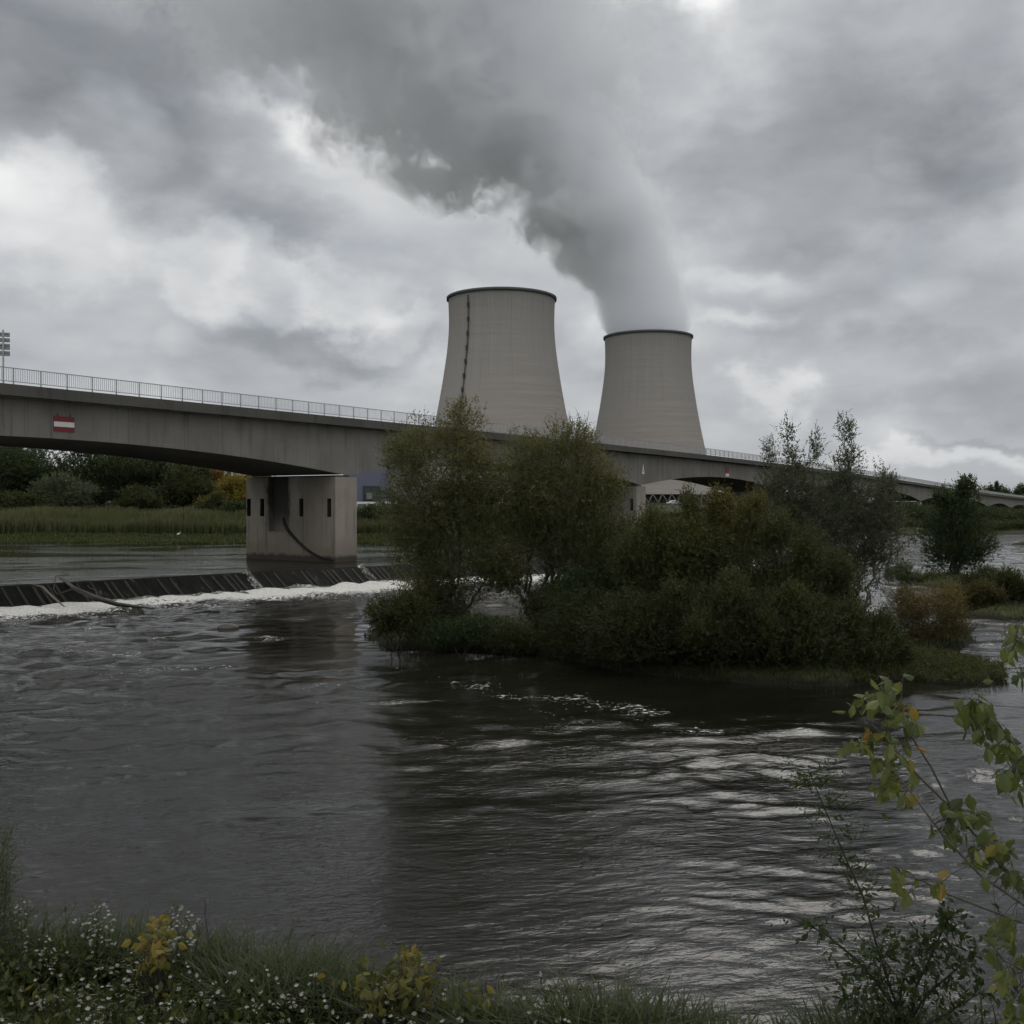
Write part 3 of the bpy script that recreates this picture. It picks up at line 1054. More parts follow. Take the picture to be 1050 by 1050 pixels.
AX = ((*D2, 0), (*NR, 0), (0, 0, 1))
c = on_web(65.5, 435)
nav = empty('navigation_sign', c + np.array([*NR, 0]) * 0.02, 'red and white striped no entry panel fixed to the bridge girder', 'sign')
b = MB(); b.box((0, 0, 0), (1.62, 0.05, 1.10), AX); b.build('backing_panel', M['red'], nav)
b = MB(); b.box((0.0, 0.0, -0.02), (1.60, 0.066, 0.36), AX); b.build('white_band', M['white'], nav)
for sx in (-0.5, 0.5):
    b = MB(); b.box(np.array([*D2, 0]) * sx + np.array([0, 0, 0.64]), (0.05, 0.05, 0.25), AX)
    b.build('bracket', M['darksteel'], nav)
c = on_web(745.5, 484.5)
nav2 = empty('navigation_sign', c + np.array([*NR, 0]) * 0.04, 'small dark red and white panel on the girder of the third span', 'sign')
b = MB(); b.box((0, 0, 0.35), (1.5, 0.06, 1.1), AX); b.build('backing_panel', M['red'], nav2)
b = MB(); b.box((0, 0, -0.45), (1.5, 0.07, 0.5), AX); b.build('white_band', M['white'], nav2)
c = on_web(659, 481)
tri = empty('triangle_marker', c + np.array([*NR, 0]) * 0.04, 'tall white triangle marker on the girder above the second pier', 'sign')
b = MB()
d3 = np.array([*D2, 0]); n3 = np.array([*NR, 0]); z3 = np.array([0, 0, 1.0])
tri_pts = [d3 * -0.42 - z3 * 0.72, d3 * 0.42 - z3 * 0.72, z3 * 0.78]
b.poly([p_ + n3 * 0.06 for p_ in tri_pts]); b.poly([p_ for p_ in tri_pts][::-1])
for i in range(3):
    j = (i + 1) % 3
    b.quad(tri_pts[i], tri_pts[j], tri_pts[j] + n3 * 0.06, tri_pts[i] + n3 * 0.06)
b.build('white_panel', M['white'], tri)
b = MB(); b.box(n3 * 0.065 - z3 * 0.30, (0.10, 0.02, 0.42), AX); b.build('dark_bar', M['cornice'], tri)

# ---- direction sign standing on the deck, seen from behind
ts = (lambda a: a)(-27.0)
d = px_dir(3.4, 380)
q0 = P0 - NR * 0.75
ts = (q0[0] - q0[1] * d[0] / d[1]) / (DY * d[0] / d[1] - DX)
base_s = np.array(bp_(ts, 0.75, EDGE - 0.08))
ds = empty('direction_sign', base_s, 'road direction sign with stacked panels seen from behind on the bridge', 'sign')
b = MB(); b.tube([(0, 0, 0), (0, 0, 3.75)], 0.06, 8); b.build('post', M['steel'], ds)
rx = np.array([0.94, 0.34, 0.0]); ry = np.array([-0.34, 0.94, 0])
for (z0, z1) in ((3.30, 3.58), (2.93, 3.20), (2.42, 2.82), (2.00, 2.32)):
    b = MB()
    b.box(rx * -0.28 + ry * 0.09 + np.array([0, 0, (z0 + z1) / 2]), (1.36, 0.04, z1 - z0), (rx, ry, (0, 0, 1)))
    pn = b.build('sign_panel', M['signback'], ds)
    b = MB()
    for zz in (z0 + 0.07, z1 - 0.07):
        b.box(rx * -0.28 + ry * 0.055 + np.array([0, 0, zz]), (1.3, 0.03, 0.035), (rx, ry, (0, 0, 1)))
    b.build('stiffener', M['steel'], pn)

# ---------------------------------------------------------------- cooling towers
m, gg, o = new_mat('tower_concrete')
tcn = gg.n('ShaderNodeTexCoord').outputs['Object']
x, y, z = gg.xyz(tcn)
ang = gg.m('ARCTAN2', y, x)
ring = gg.comb(gg.m('MULTIPLY', gg.m('COSINE', ang), 45.0), gg.m('MULTIPLY', gg.m('SINE', ang), 45.0), gg.m('MULTIPLY', z, 0.012))
stv = gg.noise(ring, 0.55, 4.0, 0.65)
rib_ = gg.m('SINE', gg.m('MULTIPLY', ang, 144.0))
hgt = gg.ss(gg.m('ADD', z, gg.m('MULTIPLY', gg.m('SUBTRACT', stv, 0.5), 120.0)), 88, 140)
lift = gg.noise(gg.comb(gg.m('MULTIPLY', gg.m('COSINE', ang), 0.8), gg.m('MULTIPLY', gg.m('SINE', ang), 0.8), gg.m('MULTIPLY', z, 0.42)), 1.0, 3.0, 0.7)
blot = gg.noise(tcn, 0.02, 5.0, 0.6)
c = gg.mix(gg.ss(lift, 0.38, 0.62), (0.256, 0.233, 0.216), (0.296, 0.272, 0.253))
c = gg.mix(gg.ss(blot, 0.38, 0.62, 0.0, 0.9), c, (0.268, 0.252, 0.238))
c = gg.mix(gg.m('MULTIPLY', gg.m('MULTIPLY', gg.ss(rib_, 0.2, 0.95), hgt), gg.ss(stv, 0.40, 0.60, 0.15, 0.55)), c, (0.12, 0.125, 0.122))
c = gg.mix(gg.m('MULTIPLY', gg.ss(gg.m('ADD', z, gg.m('MULTIPLY', gg.m('SUBTRACT', stv, 0.5), 40.0)), 146, 166), 0.40), c, (0.13, 0.14, 0.14))
c = gg.mix(gg.ss(z, 60, 130, 0.0, 0.35), c, (0.238, 0.238, 0.232))
p = gg.n('ShaderNodeBsdfPrincipled', {'Base Color': c, 'Roughness': 0.92, 'Specular IOR Level': 0.2})
gg.put(o.inputs[0], p.outputs[0])
M['tower'] = m
M['rim'] = plain('dark_rim_concrete', (0.075, 0.08, 0.085), 0.8, var=0.2, scale=0.5)
M['legs'] = plain('weathered_leg_concrete', (0.11, 0.105, 0.098), 0.9, var=0.3, scale=0.5)
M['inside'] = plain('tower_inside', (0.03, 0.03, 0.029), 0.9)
GZ = 6.0                                              # ground level at the plant
TPZ = [8, 14, 30, 47, 71, 97, 124, 140, 152, 163, 172]   # heights above the river
TPR = [70.0, 67.6, 62.2, 59.0, 53.6, 48.6, 44.4, 42.6, 42.3, 42.6, 43.1]


def cooling_tower(px, Y, label, ladder=False):
    X = at(px, 515, Y)[0]
    root = empty('cooling_tower', (X, Y, GZ), label, 'cooling tower', 'cooling towers of the power station')
    N = 144
    zs = np.concatenate([np.linspace(14.5, 170.0, 60)])
    rs = np.interp(zs, TPZ, TPR)
    k = 4
    rs = np.convolve(np.pad(rs, k, 'reflect', reflect_type='odd'), np.ones(2 * k + 1) / (2 * k + 1), 'valid')
    an = np.linspace(0, 2 * math.pi, N, endpoint=False)

    def rev(zz, rr, flip=False):
        V = np.stack([np.outer(rr, np.cos(an)), np.outer(rr, np.sin(an)), np.outer(zz - GZ, np.ones(N))], -1).reshape(-1, 3)
        ii = np.arange(len(zz) * N).reshape(len(zz), N)
        f = np.stack([ii[:-1], np.roll(ii, -1, 1)[:-1], np.roll(ii, -1, 1)[1:], ii[1:]], -1).reshape(-1, 4)
        return V, (f[:, ::-1] if flip else f)
    V, f = rev(zs, rs)
    V2, f2 = rev(zs, rs - 0.9, True)
    mesh_np('shell', np.concatenate([V, V2]), np.concatenate([f, f2 + len(V)]), M['tower'], parent=root, smooth=True)
    zr = np.array([169.2, 169.4, 171.4, 171.7, 171.4, 169.2]); rr = np.array([rs[-1] + 0.05, rs[-1] + 1.35, rs[-1] + 1.35, rs[-1] + 0.6, rs[-1] - 1.0, rs[-1] - 1.0])
    V, f = rev(zr, rr)
    mesh_np('rim', V, f, M['rim'], parent=root)
    # dark sheet standing in for the shaded inside seen between the legs
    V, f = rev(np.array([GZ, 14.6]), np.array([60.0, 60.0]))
    mesh_np('shade_sheet', V, f, M['inside'], parent=root)
    r1 = float(np.interp(14.6, zs, rs)); r0 = r1 + 3.2
    b = MB()
    da = 2 * math.pi / 48
    b.tube([(r0 * math.cos(0), r0 * math.sin(0), -0.5), (r1 * math.cos(da / 2), r1 * math.sin(da / 2), 8.9)], 0.62, 8)
    b.tube([(r0 * math.cos(0.012), r0 * math.sin(0.012), -0.5), (r1 * math.cos(-da / 2), r1 * math.sin(-da / 2), 8.9)], 0.62, 8)
    leg = b.build('support_leg', M['legs'], root)
    for k in range(1, 48):
        share(leg, root, rot=(0, 0, da * k))
    if ladder:
        a = R(270 - 36.0)
        b = MB(); pf = MB()
        zl = np.arange(14, 169, 3.0)
        rl = np.interp(zl, zs, rs) + 0.7
        for w in (-0.45, 0.45):
            b.tube([(r * math.cos(a + w / r), r * math.sin(a + w / r), z_ - GZ) for r, z_ in zip(rl, zl)], 0.28, 4)
        ld = b.build('access_ladder', M['darksteel'], root)
        kk = 0
        for z_ in np.arange(26, 168, 11.0):
            r = float(np.interp(z_, zs, rs)) + 1.0
            b = MB()
            ax = ((math.cos(a), math.sin(a), 0), (-math.sin(a), math.cos(a), 0), (0, 0, 1))
            b.box((r * math.cos(a), r * math.sin(a), z_ - GZ), (1.2, 1.8, 0.4), ax)
            b.box((r * math.cos(a), r * math.sin(a), z_ - GZ + 1.9), (1.1, 1.6, 2.6), ax)
            b.build('landing', M['darksteel'], ld)
    return root


cooling_tower(514.4, 827, 'large pale concrete cooling tower with a dark access ladder and no steam', True)
cooling_tower(664.3, 1020, 'concrete cooling tower with white steam rising from its top')

# ---------------------------------------------------------------- steam
PX0 = at(664.3, 515, 1020)[0]
KP = 1020 / F
SPY = [347, 330, 300, 260, 220, 180, 130, 60, 0, -100, -220]
SL = [619, 613, 598, 556, 496, 436, 345, 262, 212, 140, 60]
SR = [709, 710, 706, 699, 688, 676, 660, 652, 644, 650, 660]
sz = np.array([CZ + (515 - q) * KP for q in SPY])
sc_ = np.array([((a + b_) / 2 - 525) * KP for a, b_ in zip(SL, SR)])
sr = np.array([(b_ - a) / 2 * KP for a, b_ in zip(SL, SR)])
ZT = sz[-1]
rings = []
NA = 40
an = np.linspace(0, 2 * math.pi, NA, endpoint=False)
zz = np.concatenate([[165.5, 170.5, 172.5], np.linspace(176, ZT, 26)])
for z_ in zz:
    cx, r = np.interp(z_, sz, sc_), np.interp(z_, sz, sr)
    gk = 1.1 + 0.6 * float(ssn(z_, 180, 260))
    rx_ = r * gk if z_ > 176 else 40.0
    ry_ = (42 + 0.55 * (r - 43)) * gk if z_ > 176 else 40.0
    if z_ < 176:
        cx = PX0
    rings.append(np.stack([cx + rx_ * np.cos(an), 1020 + ry_ * np.sin(an), np.full(NA, z_)], -1))
V = np.concatenate(rings)
ii = np.arange(len(zz) * NA).reshape(len(zz), NA)
f = np.stack([ii[:-1], np.roll(ii, -1, 1)[:-1], np.roll(ii, -1, 1)[1:], ii[1:]], -1).reshape(-1, 4)
me = bpy.data.meshes.new('steam_plume')
me.from_pydata(V.tolist(), [], f.tolist() + [list(ii[0][::-1]), list(ii[-1])])
m, gg, o = new_mat('steam')
pos = gg.n('ShaderNodeTexCoord').outputs['Object']
x, y, z = gg.xyz(pos)
zn = gg.lin(z, float(sz[0]), float(ZT))


def fcurve(fac, ys, lo, hi):
    nd = gg.n('ShaderNodeFloatCurve', {'Value': fac})
    cv = nd.mapping.curves[0]
    xs = [(q - sz[0]) / (ZT - sz[0]) for q in sz]
    pts = [(a, (v_ - lo) / (hi - lo)) for a, v_ in zip(xs, ys)]
    while len(cv.points) < len(pts):
        cv.points.new(0.5, 0.5)
    for pnt, (a, v_) in zip(cv.points, pts):
        pnt.location = (a, v_); pnt.handle_type = 'VECTOR'
    nd.mapping.update()
    return gg.m('ADD', gg.m('MULTIPLY', nd.outputs[0], hi - lo), lo)


cxs = fcurve(zn, sc_, -400.0, 200.0)
rrs = fcurve(zn, sr, 0.0, 400.0)
rys = gg.m('ADD', 42.0, gg.m('MULTIPLY', gg.m('SUBTRACT', rrs, 43.0), 0.55))
qx = gg.m('DIVIDE', gg.m('SUBTRACT', x, cxs), rrs)
qy = gg.m('DIVIDE', gg.m('SUBTRACT', y, 1020.0), rys)
qq = gg.m('SQRT', gg.m('ADD', gg.m('MULTIPLY', qx, qx), gg.m('MULTIPLY', qy, qy)))
n1 = gg.noise(pos, 0.013, 4.0, 0.62, 0.5)
n2 = gg.noise(pos, 0.05, 2.0, 0.6)
nsum = gg.m('ADD', gg.m('MULTIPLY', gg.m('SUBTRACT', n1, 0.5), 2.9), gg.m('MULTIPLY', gg.m('SUBTRACT', n2, 0.5), 1.0))
lee = gg.ss(qx, 0.6, -0.9, 0.60, 1.45)              # the lee side is torn, the windward side clean
grow = gg.ss(z, 185, 290, 0.10, 1.0)
edge_ = gg.m('ADD', qq, gg.m('MULTIPLY', gg.m('MULTIPLY', nsum, lee), grow))
wv3 = gg.n('ShaderNodeTexNoise', {'Vector': pos, 'Scale': 0.02, 'Detail': 2.0, 'Roughness': 0.6}).outputs['Color']
pw = gg.v('ADD', pos, gg.v('SCALE', gg.v('SUBTRACT', wv3, (0.5, 0.5, 0.5)), 95.0))
for hpx, hpy, hr, ha in ((522, 192, 26, 0.85), (440, 158, 20, 0.7), (500, 232, 28, 0.7), (548, 222, 14, 0.5)):   # torn openings on the lee side
    hx, hz = (hpx - 525) * KP, CZ + (515 - hpy) * KP
    hv = gg.v('MULTIPLY', gg.v('SUBTRACT', pw, (hx, 1020.0, hz)), (1 / (hr * KP), 0.0, 1 / (hr * KP)))
    edge_ = gg.m('ADD', edge_, gg.m('MULTIPLY', gg.m('POWER', 2.71828, gg.m('MULTIPLY', gg.v('DOT_PRODUCT', hv, hv), -1.0)), ha))
body = gg.m('MULTIPLY', gg.ss(edge_, 1.02, 0.76), gg.ss(qq, 1.66, 1.12))
dens = gg.m('MULTIPLY', body, gg.lin(z, 176, 420, 0.12, 0.026))
dens = gg.m('MULTIPLY', dens, gg.ss(z, float(ZT), float(ZT) - 110))
vol = gg.n('ShaderNodeVolumePrincipled', {'Color': (0.955, 0.966, 0.988, 1), 'Density': dens, 'Anisotropy': 0.30})
gg.put(o.inputs['Volume'], vol.outputs[0])
m.cycles.volume_sampling = 'MULTIPLE_IMPORTANCE'
m.cycles.homogeneous_volume = False
m.cycles.volume_step_rate = 0.8
me.materials.append(m)
o = bpy.data.objects.new('steam_plume', me)
COL.objects.link(o)
tag(o, 'grey white steam plume drifting left from the right cooling tower', 'steam', kind='stuff')

# ---------------------------------------------------------------- plants
GREEN = [(0.0, (0.020, 0.026, 0.009)), (0.45, (0.045, 0.052, 0.018)), (0.8, (0.085, 0.085, 0.028)), (1.0, (0.15, 0.12, 0.035))]
M['willow'] = leaf_mat('willow_leaves', [(0.0, (0.040, 0.045, 0.020)), (0.45, (0.084, 0.087, 0.038)), (0.8, (0.140, 0.126, 0.050)), (1.0, (0.20, 0.125, 0.038))])
M['bushleaf'] = leaf_mat('bush_leaves', [(0.0, (0.018, 0.022, 0.009)), (0.5, (0.036, 0.043, 0.016)), (0.85, (0.066, 0.066, 0.022)), (1.0, (0.11, 0.085, 0.024))])
M['poplar'] = leaf_mat('grey_green_leaves', [(0.0, (0.030, 0.037, 0.023)), (0.5, (0.064, 0.072, 0.046)), (1.0, (0.115, 0.120, 0.078))])
M['orangeleaf'] = leaf_mat('russet_leaves', [(0.0, (0.040, 0.036, 0.015)), (0.5, (0.085, 0.066, 0.024)), (1.0, (0.14, 0.092, 0.032))])
M['darkleaf'] = leaf_mat('dark_green_leaves', [(0.0, (0.014, 0.024, 0.011)), (0.5, (0.030, 0.046, 0.019)), (1.0, (0.060, 0.075, 0.028))])
M['yellowleaf'] = leaf_mat('autumn_yellow_leaves', [(0.0, (0.07, 0.06, 0.012)), (0.5, (0.17, 0.13, 0.022)), (1.0, (0.30, 0.21, 0.03))])
M['rustleaf'] = leaf_mat('autumn_orange_leaves', [(0.0, (0.09, 0.045, 0.014)), (0.5, (0.17, 0.085, 0.022)), (1.0, (0.24, 0.14, 0.03))])
M['paleleaf'] = leaf_mat('pale_willow_leaves', [(0.0, (0.045, 0.055, 0.030)), (0.5, (0.085, 0.098, 0.058)), (1.0, (0.13, 0.14, 0.085))])
M['grassblade'] = leaf_mat('grass_blades', [(0.0, (0.018, 0.026, 0.009)), (0.5, (0.042, 0.056, 0.018)), (0.85, (0.085, 0.095, 0.034)), (1.0, (0.18, 0.155, 0.075))], 0.3)
M['reed'] = leaf_mat('reed_leaves', [(0.0, (0.040, 0.046, 0.020)), (0.5, (0.085, 0.090, 0.044)), (1.0, (0.16, 0.15, 0.08))], 0.3)


def norm(a):
    return a / (np.linalg.norm(a, axis=-1, keepdims=True) + 1e-9)


def leaf_quads(base, dirv, side, L, W):
    """pointed leaves: base, two shoulders, tip"""
    mid = base + dirv * (L * 0.45)[:, None]
    V = np.stack([base, mid + side * (W * 0.5)[:, None], base + dirv * L[:, None], mid - side * (W * 0.5)[:, None]], 1)
    Fq = np.arange(len(base) * 4).reshape(-1, 4)
    return V.reshape(-1, 3), Fq


def sprig_leaves(rg, P, D, slen, k, L, W, spread=0.7, droop=0.0):
    """k leaves along each sprig that starts at P and runs along D"""
    n = len(P)
    s = (np.arange(k) + rg.random((n, k))) / k
    base = P[:, None] + D[:, None] * (s * slen[:, None])[..., None]
    base[..., 2] -= droop * (s * slen[:, None]) ** 2
    rnd = norm(rg.normal(size=(n, k, 3)))
    dv = norm(D[:, None] * 0.8 + rnd * spread + np.array([0, 0, -droop * 0.6]))
    sd = norm(np.cross(dv, norm(rg.normal(size=(n, k, 3)))))
    LL = L * (0.6 + 0.7 * rg.random((n, k))) * (1.05 - 0.45 * s)
    V, Fq = leaf_quads(base.reshape(-1, 3), dv.reshape(-1, 3), sd.reshape(-1, 3), LL.ravel(), LL.ravel() * (W / L))
    return V, Fq, n * k


def limb(b, rg, p0, p1, r0, r1, wob=0.12, n=6, sag=0.0, sides=5):
    p0, p1 = np.array(p0, float), np.array(p1, float)
    L = np.linalg.norm(p1 - p0)
    pts, rad = [], []
    off = np.zeros(3)
    for i in range(n + 1):
        t = i / n
        if 0 < i < n:
            off = off * 0.5 + rg.normal(size=3) * wob * L / n
        else:
            off = off * 0
        q = p0 + (p1 - p0) * t + off
        q[2] += math.sin(t * math.pi) * sag * L
        pts.append(q); rad.append(r0 + (r1 - r0) * t ** 0.8)
    b.tube(pts, rad, sides, cap=False)
    return pts


DENS = 2.3


def make_tree(name, label, cat, group, base, ells, leaf, seed, n_leaf=20000, L=0.14, W=0.035, slen=0.6, k=10, sub=16, stems=1, trunk_r=0.16, up=0.45,
              sigma=0.32, tint0=0.35, tint_top=0.25, droop=0.05, bark=None, spread=0.7, sparse=0.0, limbs=True):
    """ells: (centre, radii, weight [, tint shift]) ellipsoids of the crown in world metres"""
    rg = np.random.default_rng(seed)
    base = np.array(base, float)
    root = empty(name, base, label, cat, group)
    ells = [(e[0], np.array(e[1]) * 1.10, *e[2:]) for e in ells]
    wsum = sum(e[2] for e in ells)
    zmin = min(e[0][2] - e[1][2] for e in ells); zmax = max(e[0][2] + e[1][2] for e in ells)
    b = MB()
    Ps, Ds, Ts = [], [], []
    stem_pts = []
    for s in range(stems):
        a = rg.random() * 6.28
        stem_pts.append(base + np.array([math.cos(a), math.sin(a), 0]) * (0.25 * (stems > 1)) + np.array([0, 0, -0.3]))
    for ei, e in enumerate(ells):
        c, r = np.array(e[0], float), np.array(e[1], float)
        dt = e[3] if len(e) > 3 else 0.0
        n_s = max(3, int(round(sub * e[2] / wsum * len(ells))))
        dirs = norm(rg.normal(size=(n_s, 3)))
        rr = rg.random(n_s) ** 0.45 * 0.88
        cen = c + dirs * r * rr[:, None]
        cen[:, 2] = np.maximum(cen[:, 2], base[2] + 0.15)
        tb = rg.normal(size=n_s) * 0.10
        nl = int(n_leaf * DENS * e[2] / wsum / k)
        wgt = 0.4 + rg.random(n_s)
        pick = rg.choice(n_s, nl, p=wgt / wgt.sum())
        loc = rg.normal(size=(nl, 3)) * sigma * (r * 0.7 + r.mean() * 0.3) * np.array([1, 1, 0.85])
        P = cen[pick] + loc
        out_ = norm((P - c) / r)
        D = norm(out_ * 0.6 + np.array([0, 0, up]) + rg.normal(size=(nl, 3)) * 0.45)
        keep = (((P - c) / r) ** 2).sum(1) < 1.25
        keep &= P[:, 2] > base[2] + 0.05
        if sparse:
            keep &= rg.random(nl) > sparse * ssn((P[:, 2] - zmin) / (zmax - zmin), 0.55, 0.1)
        P, D, pk = P[keep], D[keep], pick[keep]
        Ps.append(P - D * slen * 0.4); Ds.append(D)
        hz_ = (P[:, 2] - zmin) / (zmax - zmin)
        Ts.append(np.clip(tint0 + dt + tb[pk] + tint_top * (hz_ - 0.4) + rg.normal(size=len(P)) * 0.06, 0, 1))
        if limbs:
            s = stem_pts[ei % stems]
            mid = s + (c - s) * 0.55 + np.array([0, 0, 0.06 * np.linalg.norm(c - s)])
            pts = limb(b, rg, s, mid, trunk_r, trunk_r * 0.55, 0.25, 6, 0.0, 7)
            pts2 = limb(b, rg, mid, c + np.array([0, 0, r[2] * 0.6]), trunk_r * 0.55, trunk_r * 0.12, 0.3, 5, 0.02, 5)
            al = pts[3:] + pts2[:-1]
            for q in cen[: min(len(cen), 12)]:
                j = int(np.argmin([np.linalg.norm(q - np.array(p_)) + 2.0 * max(0, p_[2] - q[2] + 0.3) for p_ in al]))
                limb(b, rg, al[j], q, trunk_r * 0.22, trunk_r * 0.05, 0.35, 4, 0.03, 4)
    P, D, T = np.concatenate(Ps), np.concatenate(Ds), np.concatenate(Ts)
    sl = slen * (0.55 + 0.8 * rg.random(len(P)))
    V, Fq, nn_ = sprig_leaves(rg, P, D, sl, k, L, W * 1.35, spread, droop)
    tint = np.repeat(np.clip(np.repeat(T, k) + rg.normal(size=nn_) * 0.09, 0, 1), 4)
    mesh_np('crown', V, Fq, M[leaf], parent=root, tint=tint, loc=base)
    if limbs:
        b.build('trunk', bark or M['bark'], root, smooth=True, loc=base)
    return root


def E(px, py, rx, ry, Y, w=None, depth=0.85, dt=0.0, dY=0.0):
    """crown ellipsoid at a real distance Y"""
    c = at(px, py, Y + dY)
    s = Y / F
    w_ = w if w is not None else rx * ry / 1000.0
    return (c, np.array([rx * s, max(rx, ry) * s * depth if rx < ry else rx * s * depth, ry * s]), w_, dt)


def gz(px, py, Y):
    q = at(px, py, Y)
    return np.array([q[0], Y, float(ground_h(np.array([q[0]]), np.array([Y]))[0])])


# ---- the island in front of the bridge
Y1 = 51.0
make_tree('willow_tree', 'olive willow at the left tip of the island, its top just over the railing', 'tree', 'trees on the island', gz(455, 640, Y1),
          [E(478, 446, 25, 34, Y1, dt=.1), E(482, 492, 42, 40, Y1), E(428, 462, 34, 34, Y1), E(436, 515, 44, 40, Y1), E(486, 540, 44, 46, Y1, dt=-.06), E(432, 565, 30, 36, Y1, dt=-.04),
           E(428, 600, 24, 22, Y1, dt=.30), E(515, 580, 26, 34, Y1), E(466, 590, 34, 36, Y1, dt=-.12), E(452, 622, 24, 24, Y1, dt=-.2), E(428, 628, 26, 24, Y1 - 1, dt=-.12)],
          'willow', 1, n_leaf=70000, L=0.15, W=0.036, slen=0.55, stems=4, trunk_r=0.10, sub=19, tint0=0.40, tint_top=0.35)
make_tree('willow_tree', 'round olive willow in the middle of the island with bare twigs on top', 'tree', 'trees on the island', gz(552, 640, 52.5),
          [E(575, 465, 36, 34, 52.5, dt=.06), E(536, 482, 30, 36, 52.5, dt=.04), E(606, 496, 34, 34, 52.5, dt=.05), E(570, 510, 48, 38, 52.5), E(532, 535, 32, 40, 52.5), E(604, 542, 34, 42, 52.5),
           E(566, 560, 34, 34, 52.5, dt=-.05), E(520, 585, 20, 26, 52.5, dt=.1), E(610, 590, 34, 36, 52.5, dt=-.1), E(584, 606, 28, 30, 52.0, dt=-.1), E(548, 620, 22, 22, 51.6, dt=-.12)],
          'willow', 2, n_leaf=70000, L=0.15, W=0.036, slen=0.55, stems=2, trunk_r=0.11, sub=19, tint0=0.38, tint_top=0.30)
for i, (px, py, rx, ry, Y, lab, leaf, nl, t0) in enumerate((
        (408, 632, 30, 24, 48.5, 'low olive bush at the left tip of the island beside the weir foam', 'bushleaf', 7000, 0.50),
        (600, 628, 46, 52, 49.0, 'dark shrub under the middle willow of the island', 'darkleaf', 18000, 0.35),
        (640, 600, 44, 74, 50.5, 'dark tall shrub between the middle willow and the big bush', 'bushleaf', 26000, 0.45),
        (474, 650, 44, 16, 47.5, 'dark low undergrowth round the foot of the left willow', 'darkleaf', 6000, 0.3),
        (528, 655, 34, 15, 47.0, 'brown low scrub on the bare island shore between both willows', 'bushleaf', 4000, 0.4),
)):
    make_tree('shrub', lab, 'shrub', 'shrubs on the island', gz(px, py + ry * .8, Y),
              [E(px - rx * .4, py, rx * .6, ry * .85, Y), E(px + rx * .4, py - ry * .1, rx * .6, ry * .85, Y), E(px, py - ry * .35, rx * .6, ry * .6, Y)],
              leaf, 20 + i, n_leaf=nl, L=0.15, W=0.04, slen=0.5, stems=3, trunk_r=0.05, sub=10, tint0=t0, tint_top=0.25)
YB = 46.0
make_tree('large_bush', 'broad dark bush covering the right half of the island, yellowish on top', 'bush', 'shrubs on the island', gz(770, 690, YB),
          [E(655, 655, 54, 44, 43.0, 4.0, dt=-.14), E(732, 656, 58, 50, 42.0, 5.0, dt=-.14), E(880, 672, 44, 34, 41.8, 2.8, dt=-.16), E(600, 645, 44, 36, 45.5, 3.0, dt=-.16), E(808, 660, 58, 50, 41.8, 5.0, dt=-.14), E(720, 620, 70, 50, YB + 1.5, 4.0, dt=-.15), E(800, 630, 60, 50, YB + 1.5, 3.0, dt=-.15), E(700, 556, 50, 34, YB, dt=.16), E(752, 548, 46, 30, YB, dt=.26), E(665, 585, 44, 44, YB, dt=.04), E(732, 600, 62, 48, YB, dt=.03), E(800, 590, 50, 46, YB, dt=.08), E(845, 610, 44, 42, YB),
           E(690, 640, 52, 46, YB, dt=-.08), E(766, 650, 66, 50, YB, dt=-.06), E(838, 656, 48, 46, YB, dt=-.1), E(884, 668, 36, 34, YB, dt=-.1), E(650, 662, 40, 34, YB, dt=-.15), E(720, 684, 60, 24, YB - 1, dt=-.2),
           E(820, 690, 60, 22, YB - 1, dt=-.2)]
          + [E(px_, py_, 13, 26, YB + dY_, 0.55, dt=dt_) for px_, py_, dY_, dt_ in ((672, 548, 0, .1), (706, 530, 1, .2), (738, 522, 0, .3), (770, 524, 1, .3), (800, 548, -1, .15), (828, 566, 0, .1), (860, 590, -1, 0), (640, 566, 1, 0), (690, 620, -4, .05), (752, 612, -4.5, .08), (815, 618, -4.5, .05), (870, 640, -4, 0), (640, 625, -2.5, 0), (905, 655, -3.5, 0), (918, 676, -4, -.05), (712, 650, -5.5, 0), (785, 652, -5.6, 0))],
          'bushleaf', 5, n_leaf=300000, L=0.15, W=0.04, slen=0.5, stems=7, trunk_r=0.08, sub=14, tint0=0.42, tint_top=0.30, sigma=0.36)
make_tree('poplar_tree', 'thin grey green tree with two feathery tips above the big bush', 'tree', 'trees on the island', gz(826, 650, 53.5),
          [E(812, 456, 14, 26, 53.5, 0.16), E(792, 462, 8, 26, 53.5, 0.07), E(832, 468, 9, 28, 53.5, 0.09), E(806, 500, 32, 26, 53.5, 0.9), E(790, 536, 30, 30, 53.5), E(830, 545, 34, 36, 53.5), E(820, 590, 34, 34, 53.5, 0.7), E(838, 620, 22, 24, 53.5, .3)],
          'poplar', 7, n_leaf=24000, L=0.15, W=0.045, slen=0.55, stems=2, trunk_r=0.10, sub=13, tint0=0.45, up=0.7, sparse=0.35, bark=M['barkgrey'])
make_tree('poplar_tree', 'grey green tree with one tall pointed tip right of the big bush', 'tree', 'trees on the island', gz(872, 655, 54.5),
          [E(868, 444, 7, 24, 54.5, 0.12), E(868, 478, 18, 24, 54.5, 0.36), E(862, 520, 34, 34, 54.5), E(902, 520, 24, 34, 54.5, 0.8), E(908, 494, 10, 22, 54.5, 0.2), E(890, 556, 38, 28, 54.5), E(856, 570, 34, 30, 54.5, .7),
           E(905, 585, 26, 24, 54.5, 0.35), E(870, 610, 28, 30, 54.5, 0.35)],
          'poplar', 8, n_leaf=25000, L=0.15, W=0.045, slen=0.55, stems=3, trunk_r=0.10, sub=13, tint0=0.42, up=0.7, sparse=0.5, bark=M['barkgrey'])
